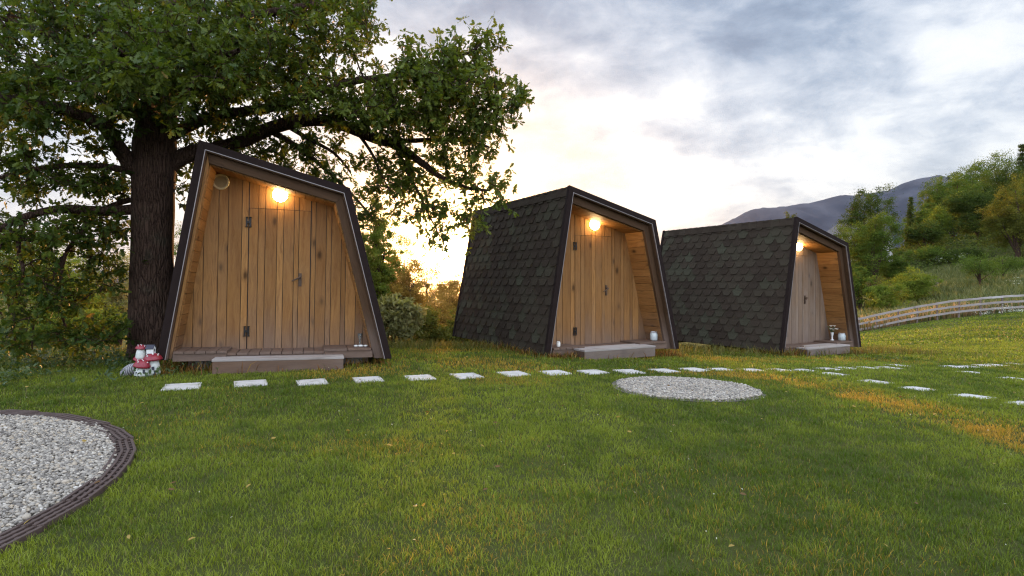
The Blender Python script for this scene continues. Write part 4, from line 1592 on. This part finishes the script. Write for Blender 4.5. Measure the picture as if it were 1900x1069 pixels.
# ------------------------------------------------------------------ trees and shrubs further off
def plant(name, h, rx, seed, n_clump, n_leaf, lsize, c0, c1, kind='broad', trunk_h=.25, flat=.8, shape='diamond', droop=-.1):
    """tree with its base at the origin: one trunk-and-limb mesh, one crown mesh of separate leaves gathered in clumps"""
    rg = np.random.default_rng(seed)
    root = empty(name, (0, 0, 0))
    chains = []
    cl, cr = [], []
    if kind == 'conifer':
        z = h * .08
        while z < h * .98:
            rr = rx * (1 - z / h) ** .9 + .03 * rx
            m_ = max(4, int(9 * (1 - z / h)) + 4)
            for q in range(m_):
                a = rg.uniform(0, 6.28)
                L_ = rr * rg.uniform(.6, 1.1)
                for s in (.35, .65, 1.0):
                    cl.append((L_ * s * math.cos(a), L_ * s * math.sin(a), z - .12 * L_ * s))
                    cr.append(.16 * rx * rg.uniform(.8, 1.3))
                chains.append((np.array([(0, 0, z), (L_ * math.cos(a), L_ * math.sin(a), z - .12 * L_)]), np.array([.012 * h ** .5, .004]), 4))
            z += h * .045
        chains.append((np.array([(0, 0, 0), (0, 0, h * .5), (0, 0, h)]), np.array([.022 * h, .012 * h, .003]), 7))
    else:
        zc0 = h * trunk_h
        hh = (h - zc0) / 2
        cz_ = zc0 + hh
        lobes = []
        for q in range(7 if kind == 'broad' else 6):
            a = rg.uniform(0, 6.28)
            k = rg.uniform(.25, .62)
            lobes.append((rx * k * math.cos(a), rx * k * math.sin(a), cz_ + hh * rg.uniform(-.55, .55), rx * rg.uniform(.38, .6), hh * rg.uniform(.36, .56)))
        lobes.append((0, 0, cz_ + hh * .35, rx * .55, hh * .65))
        lobes.append((rx * .1, 0, cz_ - hh * .3, rx * .7, hh * .65))
        for q in range(n_clump):
            lx, ly, lz, lr, lh = lobes[int(rg.integers(len(lobes)))]
            v = rg.normal(size=3)
            v /= np.linalg.norm(v)
            v *= rg.uniform(.55, 1.08)
            p = (lx + v[0] * lr, ly + v[1] * lr, max(.05 * h, lz + v[2] * lh))
            cl.append(p)
            cr.append(rx * rg.uniform(.07, .17))
        # trunk and limbs that run into the lobes
        n_st = 1 if kind == 'broad' else 5
        r0 = .028 * h
        if kind == 'broad':
            wob = rg.normal(0, .03 * h, (4, 2))
            tr_ = np.array([(0, 0, -.03 * h), (wob[0, 0] * .3, wob[0, 1] * .3, zc0 * .5), (wob[1, 0] * .5, wob[1, 1] * .5, zc0), (wob[2, 0], wob[2, 1], cz_), (wob[3, 0], wob[3, 1], cz_ + hh * .6)])
            chains.append((tr_, np.array([1.35, 1, .9, .55, .15]) * r0, 8))
        for k, (lx, ly, lz, lr, lh) in enumerate(lobes):
            s = np.array([0, 0, zc0 * rg.uniform(.75, 1.2)]) if kind == 'broad' else np.array([rg.normal(0, .05 * rx), rg.normal(0, .05 * rx), -.02])
            e = np.array([lx, ly, lz])
            m_ = (s + e) / 2 + np.array([lx * .15, ly * .15, .08 * h * (1 if kind == 'broad' else .5)])
            t_ = np.linspace(0, 1, 6)[:, None]
            pts = (1 - t_) ** 2 * s + 2 * t_ * (1 - t_) * m_ + t_ ** 2 * e
            chains.append((pts, np.linspace(.45, .12, 6) * r0 * (1 if kind == 'broad' else .6), 6))
            for q in range(5):
                v = rg.normal(size=3)
                v /= np.linalg.norm(v)
                f = e + v * np.array([lr, lr, lh]) * .85
                chains.append((np.array([pts[4], (pts[4] + f) / 2 + rg.normal(size=3) * .04 * rx, f]), np.array([.12, .08, .03]) * r0, 4))
    cl, cr = np.array(cl), np.array(cr)
    per = max(4, n_leaf // len(cl))
    idx = np.repeat(np.arange(len(cl)), per)
    n = len(idx)
    v = rg.normal(size=(n, 3)) * np.array([1, 1, flat]) * .62
    pos = cl[idx] + v * cr[idx][:, None]
    ctr = np.array([0, 0, h * (trunk_h + .4 * (1 - trunk_h))])
    outw = pos - ctr
    outw /= np.linalg.norm(outw, axis=1, keepdims=True) + 1e-6
    ax = rg.normal(size=(n, 3)) + outw * .5 + np.array([0, 0, droop])
    nr = rg.normal(size=(n, 3)) * .7 + outw * .6 + np.array([0, 0, .7])
    g = np.clip(rg.normal(.45, .22, len(cl))[idx] + rg.normal(0, .15, n), 0, 1)[:, None]
    col = np.array(c0) * (1 - g) + np.array(c1) * g
    tubes('trunk', chains, M['bark'], root, 6)
    leaf_mesh('crown', pos, ax, nr, lsize * rg.uniform(.7, 1.3, n), col, shape, M['leaf_far'], root)
    return root


G = {'dark': ((.034, .058, .012), (.085, .120, .024)), 'mid': ((.055, .094, .015), (.135, .185, .032)), 'bright': ((.09, .135, .018), (.21, .25, .038)),
     'olive': ((.070, .084, .015), (.165, .165, .030)), 'pale': ((.16, .165, .065), (.36, .34, .15)), 'red': ((.15, .10, .020), (.33, .21, .040))}  # the red pair paints the low sun's orange glow into the leaves
_cache = {}


def put(kind, px, ybase, ytop, hw, Y, label, group, pal='mid', name='broadleaf_tree', rot=None, lsize=None, sink=0.0, nl=None, shape=None):
    """stand a plant where the photograph has one: root on the terrain at depth Y, height and spread from its pixel size"""
    x = (px - 950) / FPX * Y
    g = gz(x, Y)
    ztop = CAMH + (HORIZON - ytop) / FPX * Y
    h = max(.6, ztop - g) + sink
    rx = hw / FPX * Y
    ls = lsize or max(.05, Y * .0021)
    c0, c1 = G[pal]
    n_leaf = nl or int(min(34000, max(7000, 13000 * (rx * h) / (ls * ls) * .0022)))
    key = random.randint(1, 10 ** 6)
    if kind == 'conifer':
        o = plant(name, h, rx, key, 0, n_leaf, ls * .9, c0, c1, 'conifer', .1, .6, 'diamond', -.4)
    elif kind == 'bush':
        o = plant(name, h, rx, key, 150, n_leaf, ls, c0, c1, 'bush', .02, .8, shape or 'diamond')
    else:
        o = plant(name, h, rx, key, 330, n_leaf, ls, c0, c1, 'broad', .10 if kind == 'broad' else .3, .75, shape or 'diamond')
    o.location = (x, Y, g - sink)
    o.rotation_euler = (0, 0, random.uniform(0, 6.28))
    tag(o, label, 'shrub' if kind == 'bush' else 'tree', group)
    return o


gh, gw, gb = 'trees on the hillside', 'trees in the wood behind the lawn', 'shrubs behind the lawn'
# the hillside on the right
put('broad', 1597, 520, 352, 52, 62, 'dark spreading tree at the left end of the hill wood, beside a grey roof', gh, 'dark')
put('broad', 1622, 500, 388, 60, 56, 'round mid-green tree in front of the dark tree beside the grey roof', gh, 'mid')
put('conifer', 1690, 480, 366, 15, 78, 'slim dark conifer standing in the gap of the hill wood against the mountain', gh, 'dark', 'conifer_tree')
put('broad', 1738, 480, 326, 44, 88, 'tree at the left shoulder of the high hill wood', gh, 'mid')
put('broad', 1768, 495, 362, 46, 78, 'bright yellow-green tree low in the middle of the hill wood', gh, 'bright')
put('broad', 1800, 490, 304, 52, 98, 'tall rounded mid-green tree on the skyline of the hill wood', gh, 'mid')
put('broad', 1845, 480, 286, 60, 104, 'highest broad tree on the skyline near the right photo edge', gh, 'mid')
put('broad', 1815, 505, 352, 54, 70, 'dark full tree below the skyline right of the bright yellow-green one', gh, 'dark')
put('broad', 1885, 525, 325, 56, 60, 'big olive-brown tree filling the right photo edge above the orchard', gh, 'olive')
put('conifer', 1897, 450, 268, 26, 96, 'dark pointed conifer top at the upper right photo edge', gh, 'dark', 'conifer_tree')
put('broad', 1716, 500, 405, 36, 70, 'small dark tree low at the left end of the high hill wood', gh, 'dark')
put('broad', 1960, 520, 300, 70, 66, 'broad tree cut off by the right photo edge', gh, 'mid')
put('broad', 1461, 470, 397, 22, 60, 'single tree top showing above the roof of the farthest cabin', gh, 'olive')
put('bush', 1690, 570, 497, 46, 47, 'light green rounded bush in the meadow behind the rail fence', 'bushes behind the fence', 'bright', 'bush')
put('bush', 1640, 580, 528, 38, 44, 'low yellowish bush left of the rounded bush behind the fence', 'bushes behind the fence', 'bright', 'bush')
put('bush', 1598, 580, 492, 26, 46, 'narrow dark bush right beside the farthest cabin', 'bushes behind the fence', 'mid', 'bush')
put('bush', 1655, 520, 462, 30, 58, 'dark bush under the round mid-green hill tree', 'bushes behind the fence', 'mid', 'bush')
put('bush', 1880, 532, 488, 34, 56, 'dark hedge-like bush behind the small fruit trees', 'bushes behind the fence', 'dark', 'bush')
put('spread', 1817, 536, 471, 42, 47, 'small gnarled fruit tree with a leaning trunk above the fence', 'fruit trees above the fence', 'mid', 'fruit_tree', nl=5000)
put('spread', 1861, 528, 474, 33, 50, 'slighter fruit tree right of the gnarled one', 'fruit trees above the fence', 'mid', 'fruit_tree', nl=3600)

put('broad', 1780, 480, 318, 44, 92, 'rounded tree filling the skyline between the left shoulder tree and the tall one', gh, 'mid')
put('broad', 1868, 500, 300, 50, 82, 'dark tree below the highest skyline tree, left of the olive-brown one', gh, 'dark')
put('broad', 1700, 478, 385, 26, 84, 'small round tree beside the slim conifer on the hill', gh, 'mid')
put('bush', 1730, 515, 455, 36, 66, 'dark spreading bush on the bank under the yellow-green hill tree', 'bushes behind the fence', 'mid', 'bush')
put('bush', 1790, 520, 462, 34, 64, 'dense bush on the bank below the dark full hill tree', 'bushes behind the fence', 'dark', 'bush')

# the wood behind the lawn on the left, and between the cabins
put('broad', 30, 690, 400, 100, 19, 'tall green tree behind the hanging oak twigs at the left photo edge', gw, 'mid')
put('broad', 130, 690, 450, 80, 17, 'yellow-green tree behind the hanging oak twigs left of the trunk', gw, 'bright')
put('broad', 215, 680, 455, 60, 22, 'pale tree right against the left side of the oak trunk', gw, 'pale')
put('broad', -60, 690, 380, 110, 24, 'green tree beyond the left photo edge', gw, 'mid')
put('bush', 20, 690, 600, 70, 11.2, 'dark shrub at the lawn edge by the left photo edge', gb, 'dark', 'shrub')
put('bush', 105, 688, 585, 60, 11.6, 'leafy shrub at the lawn edge midway to the oak trunk', gb, 'mid', 'shrub')
put('bush', 195, 684, 575, 55, 11.0, 'shrub with painted sunlit green at the lawn edge just left of the oak trunk', gb, 'bright', 'shrub')  # sunlight put in by the brighter leaf palette
put('bush', -60, 690, 560, 60, 11.0, 'shrub cut off by the left photo edge', gb, 'mid', 'shrub')
put('broad', 345, 680, 420, 60, 20, 'tree behind the nearest cabin and the oak trunk', gw, 'mid')
put('broad', 692, 660, 366, 52, 13.5, 'yellow-green tree rising right behind the nearest cabin', gw, 'bright')
put('broad', 712, 655, 468, 38, 17, 'tree with painted orange sun glow right of the yellow-green one behind the nearest cabin', gw, 'red')
put('broad', 752, 655, 436, 64, 20, 'tree with painted reddish sun glow between the two nearest cabins', gw, 'red')
put('broad', 797, 650, 480, 60, 36, 'low tree with painted reddish glow under the setting sun', gw, 'red')
put('bush', 730, 655, 548, 54, 11.6, 'pale grey-leaved shrub just right of the nearest cabin', gb, 'pale', 'shrub', shape='ellipse', lsize=.10, nl=5200)
put('bush', 790, 650, 560, 46, 14.0, 'olive shrub on the bank between the two nearest cabins', gb, 'olive', 'shrub')
put('bush', 850, 645, 570, 40, 15.5, 'olive shrub at the rear corner of the middle cabin', gb, 'olive', 'shrub')
put('broad', 845, 650, 510, 48, 40, 'low tree with painted reddish sun glow touching the rear edge of the middle cabin', gw, 'red')
put('broad', 905, 650, 520, 60, 42, 'tree hidden mostly by the middle cabin', gw, 'red')

# ------------------------------------------------------------------ house on the hill, rail fence, old post
house_wall = simple('house_render', (.42, .40, .38), .8, 0, .15, 8, .1)
house_roof = simple('house_roof_tiles', (.10, .085, .08), .8, 0, .3, 10, .2)
hx, hy = (1588 - 950) / FPX * 72, 72
hroot = empty('house', (hx, hy, gz(hx, hy)), R(12))
tag(hroot, 'house with a grey gabled roof half hidden by the hill trees', 'house')
HZ = CAMH + (HORIZON - 436) / FPX * 72 - gz(hx, hy)
b_ = MB()
b_.box((0, 0, HZ / 2), (5.6, 5, HZ), 'x')
b_.build('wall', house_wall, hroot)
b_ = MB()
b_.prism([(-3.1, HZ - .2), (3.1, HZ - .2), (0, HZ + 1.7)], lambda p, q: (p, -2.8, q), (0, 5.6, 0))
b_.build('roof', house_roof, hroot)
for xx in (-1.6, 1.2):
    b_ = MB()
    b_.box((xx, -2.52, HZ - 1.2), (.9, .06, 1.1), 'z')
    b_.build('window', M['iron'], hroot)

fpx = [(1500, 607), (1560, 595), (1600, 588.5), (1634, 581), (1681, 571), (1715, 565), (1759, 558), (1803, 553), (1845, 549.5), (1892, 546.5), (1940, 543), (1990, 540), (2040, 537)]
xs_ = np.interp(np.linspace(0, 1, 27), np.linspace(0, 1, len(fpx)), [p[0] for p in fpx])
ys_ = np.interp(xs_, [p[0] for p in fpx], [p[1] for p in fpx])
FP = [at(a, b_, 34.5 - .004 * (a - 1600)) for a, b_ in zip(xs_, ys_)]
froot = empty('rail_fence', FP[13])
tag(froot, 'weathered three-rail wooden fence curving along the meadow edge', 'fence')
finv = Vector(FP[13])
for k, h in enumerate((-.06, -.38, -.70)):
    b_ = MB()
    for a, c in zip(FP[:-1], FP[1:]):
        A, C = Vector(a) + Vector((0, -.06, h)) - finv, Vector(c) + Vector((0, -.06, h)) - finv
        d = (C - A)
        rot = d.to_track_quat('X', 'Z').to_matrix()
        b_.box((A + C) / 2 + Vector((0, 0, random.uniform(-.012, .012))), (d.length + .02, .035, .115), 'x', rot)
    b_.build('rail', M['fence_wood'], froot)
for a in FP[::2]:
    b_ = MB()
    g = gz(a.x, a.y)
    top = a.z + .02
    b_.box(Vector((a.x, a.y, (top + g - .2) / 2)) - finv, (.075, .07, top - g + .2), 'z', Matrix.Rotation(random.uniform(-.06, .06), 3, 'Y'))
    b_.build('post', M['post_wood'], froot)
pp = on_ground(1738, 541)
proot = empty('wooden_post', (pp.x, pp.y, gz(pp.x, pp.y)))
tag(proot, 'old wooden post standing alone in the meadow right of the bush', 'post')
ph = CAMH + (HORIZON - 524) / FPX * pp.y - gz(pp.x, pp.y)
b_ = MB()
b_.box((0, 0, ph / 2 - .1), (.20, .16, ph + .2), 'z', Matrix.Rotation(.05, 3, 'Y'))
b_.box((.17, .02, ph * .35), (.10, .12, ph * .7), 'z', Matrix.Rotation(-.1, 3, 'Y'))
b_.build('post_timber', M['post_wood'], proot)


# ------------------------------------------------------------------ lawn: real blades
def cabin_mask(x, y, grow=0.0):
    inside = np.zeros(len(x), bool)
    for (lx, ly, lz), yaw, roll in CABINS:
        dx, dy = x - lx, y - ly
        u = dx * math.cos(yaw) + dy * math.sin(yaw)
        v = -dx * math.sin(yaw) + dy * math.cos(yaw)
        inside |= (np.abs(u) < 1.22 + grow) & (v > .05 - grow) & (v < HL - .05 + grow)
    return inside


def step_mask(x, y):
    inside = np.zeros(len(x), bool)
    for i, xa, xb in ((0, -.70, .70), (1, -.77, .56), (2, -.81, .54)):
        (lx, ly, lz), yaw, roll = CABINS[i]
        dx, dy = x - lx, y - ly
        u = dx * math.cos(yaw) + dy * math.sin(yaw)
        v = -dx * math.sin(yaw) + dy * math.cos(yaw)
        inside |= (u > xa) & (u < xb) & (v > -.21) & (v < .2)
    return inside


def slab_mask(x, y, shrink):
    m_ = np.zeros(len(x), bool)
    for sx, sy, s, yaw in SLABS:
        near = np.where((np.abs(x - sx) < .5) & (np.abs(y - sy) < .5))[0]
        dx, dy = x[near] - sx, y[near] - sy
        u = dx * math.cos(yaw) + dy * math.sin(yaw)
        v = -dx * math.sin(yaw) + dy * math.cos(yaw)
        m_[near] |= (np.abs(u) < s / 2 - shrink) & (np.abs(v) < s / 2 - shrink)
    return m_


def polyline_dist(x, y, pts):
    d = np.full(len(x), 1e9)
    for (ax_, ay), (bx, by) in zip(pts[:-1], pts[1:]):
        vx, vy = bx - ax_, by - ay
        t_ = np.clip(((x - ax_) * vx + (y - ay) * vy) / (vx * vx + vy * vy), 0, 1)
        d = np.minimum(d, np.hypot(x - ax_ - t_ * vx, y - ay - t_ * vy))
    return d


sun_strip = [tuple(on_ground(*p))[:2] for p in ((645, 690), (760, 678), (900, 675), (1000, 690))]  # low sun on the grass between the cabins, painted as yellow blades
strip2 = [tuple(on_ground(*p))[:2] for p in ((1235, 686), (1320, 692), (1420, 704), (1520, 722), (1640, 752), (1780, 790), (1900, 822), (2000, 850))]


def dry_sun_amount(x, y):
    """where blades are yellow: dry turf, and sunlight painted into their colour"""
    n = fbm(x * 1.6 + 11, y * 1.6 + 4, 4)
    d1 = polyline_dist(x, y, sun_strip)
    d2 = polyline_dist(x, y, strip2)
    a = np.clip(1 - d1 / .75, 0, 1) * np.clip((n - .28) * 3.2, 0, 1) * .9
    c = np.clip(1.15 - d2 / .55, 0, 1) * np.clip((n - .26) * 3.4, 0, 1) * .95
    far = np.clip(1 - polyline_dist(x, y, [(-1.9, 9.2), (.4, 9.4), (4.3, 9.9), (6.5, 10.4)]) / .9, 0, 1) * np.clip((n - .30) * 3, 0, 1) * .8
    patches = np.clip((fbm(x * .75 + 3, y * .75 + 31, 4) - .53) * 5, 0, 1) * np.clip(1 - np.abs(x + .6) / 2.6, 0, 1) * .55  # golden sun cast on the middle lawn, painted into the blade colour
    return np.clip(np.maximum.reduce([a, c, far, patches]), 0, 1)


def blades(name, x, y, h, wdt, col, lean, label, cat, rg, mat=None):
    n = len(x)
    z = ground_z(x, y) - .004
    a = rg.uniform(0, 6.28, n)
    la = rg.uniform(0, 6.28, n)
    L_ = lean * rg.uniform(.2, 1.3, n)
    dx, dy = np.cos(la) * L_, np.sin(la) * L_
    wx, wy = np.cos(a) * wdt / 2, np.sin(a) * wdt / 2
    b_ = np.column_stack([x, y, z])
    up = np.column_stack([dx * .35 * h, dy * .35 * h, .58 * h])
    tip = np.column_stack([dx * h, dy * h, h * np.sqrt(np.maximum(.15, 1 - L_ ** 2 * .6))])
    w_ = np.column_stack([wx, wy, np.zeros(n)])
    V = np.stack([b_ - w_, b_ + w_, b_ + up + w_ * .75, b_ + up - w_ * .75, b_ + tip], 1).reshape(-1, 3)
    k = np.arange(n)[:, None] * 5
    Q = k + np.array([[0, 1, 2, 3]])
    T = k + np.array([[3, 2, 4]])
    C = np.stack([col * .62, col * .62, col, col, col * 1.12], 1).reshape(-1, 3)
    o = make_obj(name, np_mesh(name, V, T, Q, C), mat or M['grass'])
    tag(o, label, cat, kind='stuff')
    return o


def green(x, y, rg):
    n = len(x)
    p = fbm(x * .55 + 7, y * .55 + 3, 4)
    q = fbm(x * 5 + 1, y * 5 + 9, 3)
    g = np.clip((p - .5) * 1.6 + (q - .5) * 1.3 + .46 + rg.normal(0, .2, n), 0, 1)[:, None]
    c = np.array([.074, .118, .010]) * (1 - g) + np.array([.240, .285, .028]) * g
    hue = rg.random(n)
    c[hue < .075] = np.array([.16, .15, .05])
    c[hue < .045] = np.array([.20, .165, .075])
    d = dry_sun_amount(x, y)
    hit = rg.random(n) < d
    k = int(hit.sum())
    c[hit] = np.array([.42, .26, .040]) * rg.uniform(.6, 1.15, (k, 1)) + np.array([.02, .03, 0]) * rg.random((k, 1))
    return c


def lawn():
    rg = np.random.default_rng(77)
    X, Y, Hh, Wd = [], [], [], []
    for y0, y1, dens, hh, ww, wide in ((1.75, 3.0, 13500, .040, .0027, 1.0), (3.0, 4.6, 10500, .040, .0034, 1.0), (4.6, 7.0, 5400, .042, .0052, 1.0), (7.0, 10.5, 2300, .048, .0085, 1.0),
                                       (10.5, 17, 700, .055, .017, 1.0), (17, 36, 130, .075, .045, 1.05)):
        xr = y1 * wide + .5
        n = int(dens * 2 * xr * (y1 - y0))
        x = rg.uniform(-xr, xr, n)
        y = rg.uniform(y0, y1, n)
        ok = np.abs(x) < y * wide + .5
        if y0 > 10:
            ok &= (x > .30 * y - 1.5)
            ok &= (y < 33.8)
        x, y = x[ok], y[ok]
        tuft = fbm(x * 9 + 2, y * 9 + 5, 3)
        ok = rg.random(len(x)) < np.clip(.55 + (tuft - .35) * 2.2, .5, 1)
        x, y, tuft = x[ok], y[ok], tuft[ok]
        X.append(x)
        Y.append(y)
        big = fbm(x * 1.1 + 40, y * 1.1 + 8, 3)
        Hh.append(.82 * hh * rg.uniform(.55, 1.25, len(x)) * (.70 + .65 * tuft) * (.8 + .4 * big))
        Wd.append(ww * rg.uniform(.75, 1.25, len(x)))
    X, Y, Hh, Wd = map(np.concatenate, (X, Y, Hh, Wd))
    ok = ~cabin_mask(X, Y) & ~step_mask(X, Y) & ~slab_mask(X, Y, .03)
    jit = .03 * (fbm(X * 14, Y * 14, 2) - .5) * 2
    ok &= np.hypot(X - BED_R[0], Y - BED_R[1]) > BED_R[2] - .01 + jit
    ok &= np.hypot(X - BED_L[0], Y - BED_L[1]) > BED_L[2] + .012 + jit * .6
    ok &= np.hypot(X - (-4.99), Y - 8.2) > .36
    X, Y, Hh, Wd = X[ok], Y[ok], Hh[ok], Wd[ok]
    print('grass blades', len(X))
    blades('grass', X, Y, Hh, Wd, green(X, Y, rg), .75, 'short mown lawn with dry and painted sunlit patches between the cabins and the viewer', 'grass', rg)


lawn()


def weeds():
    """rank growth under the cabins' edges, on the bank behind and in the oak's shade"""
    rg = np.random.default_rng(5)
    X, Y, C, Hh = [], [], [], []
    for i in range(3):
        (lx, ly, lz), yaw, roll = CABINS[i]
        n = (1500, 4200, 3600)[i]
        side = rg.random(n)
        u = np.where(side < .55, rg.normal(-1.22, .16, n), rg.uniform(-1.3, 1.3, n))
        v = np.where(side < .55, rg.uniform(-.15, 3.7, n), rg.normal(.02, .13, n))
        x = lx + u * math.cos(yaw) - v * math.sin(yaw)
        y = ly + u * math.sin(yaw) + v * math.cos(yaw)
        ok = ~step_mask(x, y)
        x, y = x[ok], y[ok]
        n = len(x)
        h = rg.uniform(.05, .15, n) * (.6 + fbm(x * 3, y * 3, 2))
        red = rg.random((n, 1))
        c = np.where(red < .45, np.array([[.20, .085, .02]]), np.where(red < .75, np.array([[.26, .15, .03]]), np.array([[.08, .11, .02]]))) * rg.uniform(.5, 1.2, (n, 1))
        X.append(x), Y.append(y), C.append(c), Hh.append(h)
    # unmown bank behind the lawn, seen between the cabins
    n = 26000
    x = rg.uniform(-9, 9, n)
    y = rg.uniform(9.2, 14, n)
    ok = (y > 9.4 + .30 * np.clip(x, 0, 9) + .25 * np.sin(x)) & ~cabin_mask(x, y)
    x, y = x[ok], y[ok]
    n = len(x)
    g = rg.random((n, 1))
    X.append(x), Y.append(y), Hh.append(rg.uniform(.06, .22, n)), C.append(np.array([.07, .085, .015]) * (1 - g) + np.array([.20, .165, .035]) * g)
    X, Y, C, Hh = map(np.concatenate, (X, Y, C, Hh))
    blades('weeds', X, Y, Hh, np.full(len(X), .009) * rg.uniform(.7, 1.4, len(X)), C, .8, 'reddish and yellow rank weeds along the cabin bases and the bank behind', 'weeds', rg)
    # clover and low leaves in the shade left of the oak
    n = 9000
    x = rg.uniform(-8.5, -3.2, n)
    y = rg.uniform(5.6, 9.0, n)
    p = fbm(x * 1.7, y * 1.7, 3)
    ok = (p > .42) & (rg.random(n) < np.clip((-x - 3.2) / 2.2, 0, 1)) & (np.hypot(x + 4.99, y - 8.2) > .4) & ~cabin_mask(x, y, .1)
    x, y = x[ok], y[ok]
    n = len(x)
    h = rg.uniform(.03, .12, n)
    pos = np.column_stack([x, y, ground_z(x, y) + h])
    ax = rg.normal(size=(n, 3)) + np.array([0, 0, .2])
    nr = rg.normal(size=(n, 3)) * .4 + np.array([0, 0, 1])
    g = rg.random((n, 1))
    col = np.array([.035, .065, .022]) * (1 - g) + np.array([.095, .135, .06]) * g
    o = leaf_mesh('ground_cover', pos, ax, nr, rg.uniform(.03, .07, n), col, 'ellipse', M['grass'])
    tag(o, 'low leafy weeds in the shade of the oak', 'ground cover', kind='stuff')
    # fallen oak leaves and tiny white flower heads in the turf
    n = 420
    x = rg.uniform(-6, 6, n)
    y = rg.uniform(2.4, 9, n)
    ok = (np.abs(x) < y) & ~cabin_mask(x, y) & ~step_mask(x, y)
    x, y = x[ok], y[ok]
    n = len(x)
    pos = np.column_stack([x, y, ground_z(x, y) + rg.uniform(.03, .05, n)])
    ax = rg.normal(size=(n, 3)) * np.array([1, 1, .2])
    nr = rg.normal(size=(n, 3)) * .5 + np.array([0, 0, 1])
    pick = rg.random((n, 1))
    col = np.where(pick < .5, np.array([[.52, .50, .42]]), np.where(pick < .8, np.array([[.35, .24, .06]]), np.array([[.15, .08, .03]])))
    o = leaf_mesh('fallen_leaves', pos, ax, nr, np.where(pick[:, 0] < .5, .014, .035), col, 'ellipse', M['grass'])
    tag(o, 'specks of fallen leaves and small blossoms in the lawn', 'leaf litter', kind='stuff')


weeds()


def meadow():
    rg = np.random.default_rng(9)
    n = 70000
    y = rg.uniform(34.2, 62, n)
    x = rg.uniform(14, 60, n)
    ok = (x > .5 * y) & (x < .95 * y)
    x, y = x[ok], y[ok]
    n = len(x)
    t_ = fbm(x * .22, y * .22, 4)
    near = np.clip(1 - (y - 34) / 9, 0, 1)
    dryp = np.clip(.22 + near * .55 - (x - 20) / 18 + (t_ - .5) * 1.6, 0, 1)
    hit = rg.random(n) < dryp
    g = rg.random((n, 1))
    col = np.array([.085, .105, .03]) * (1 - g) + np.array([.19, .195, .075]) * g
    col[hit] = np.array([.33, .22, .115]) * rg.uniform(.7, 1.15, (int(hit.sum()), 1))
    blades('meadow_grass', x, y, rg.uniform(.25, .75, n) * (.5 + t_), rg.uniform(.05, .10, n), col, .5, 'tall unmown meadow behind the rail fence, pinkish dry stalks near it', 'meadow', rg)
    # leafy growth on the bank under the hill trees
    n = 26000
    y = rg.uniform(63, 96, n)
    x = rg.uniform(.52, .92, n) * y
    k = fbm(x * .25 + 5, y * .25 + 2, 4)
    ok = k > .36
    x, y, k = x[ok], y[ok], k[ok]
    n = len(x)
    pos = np.column_stack([x, y, ground_z(x, y) + rg.random(n) ** 1.5 * 1.8 * k])
    ax = rg.normal(size=(n, 3))
    nr = rg.normal(size=(n, 3)) * .6 + np.array([0, -.3, 1])
    g = np.clip((k - .35) * 2 + rg.normal(0, .2, n), 0, 1)[:, None]
    col = np.array([.045, .07, .015]) * (1 - g) + np.array([.12, .155, .036]) * g
    o = leaf_mesh('hillside_scrub', pos, ax, nr, rg.uniform(.16, .34, n), col, 'diamond', M['leaf_far'])
    tag(o, 'dense low green scrub covering the bank under the hill trees', 'scrub', kind='stuff')
    # white umbels by the fence and on the bank
    pts = []
    for px, py, Y_, sx, sy, m_ in ((1865, 577, 33.2, 22, 9, 26), (1890, 590, 33.0, 16, 14, 34), (1745, 480, 58, 14, 8, 16), (1788, 474, 60, 10, 5, 16), (1885, 520, 44, 16, 6, 14), (1830, 583, 33.5, 20, 6, 14)):
        for _ in range(m_):
            p = at(px + rg.normal(0, sx * .6), py + rg.normal(0, sy * .6), Y_ + rg.uniform(-.6, .6))
            p.z = max(p.z, gz(p.x, p.y) + .15)
            pts.append(tuple(p))
    pts = np.array(pts)
    pos = np.repeat(pts, 5, 0) + rg.normal(size=(len(pts) * 5, 3)) * np.array([.07, .07, .03])
    n = len(pos)
    o = leaf_mesh('wild_flowers', pos, rg.normal(size=(n, 3)) * np.array([1, 1, .3]), rg.normal(size=(n, 3)) * .5 + np.array([0, -.5, 1]), rg.uniform(.04, .07, n), np.tile([.62, .64, .56], (n, 1)), 'diamond', M['grass'])
    tag(o, 'scattered white wild flower heads by the fence and on the bank', 'wild flowers', kind='stuff')


meadow()

# ------------------------------------------------------------------ air
hz_me = bpy.data.meshes.new('haze')
bx = MB()
bx.box((0, 0, 240), (6900, 6900, 540), 'z')
haze_m = bpy.data.materials.new('haze_air')
haze_m.use_nodes = True
ht = NT(haze_m.node_tree)
ht.n.clear()
ho = ht.new('ShaderNodeOutputMaterial')
pv = ht.new('ShaderNodeVolumePrincipled')
pv.inputs['Color'].default_value = (.72, .82, 1.0, 1)
pv.inputs['Density'].default_value = 0.00006
pv.inputs['Anisotropy'].default_value = 0.925
ht.l.new(pv.outputs[0], ho.inputs['Volume'])
hob = bx.build('haze', haze_m)
tag(hob, kind='stuff')
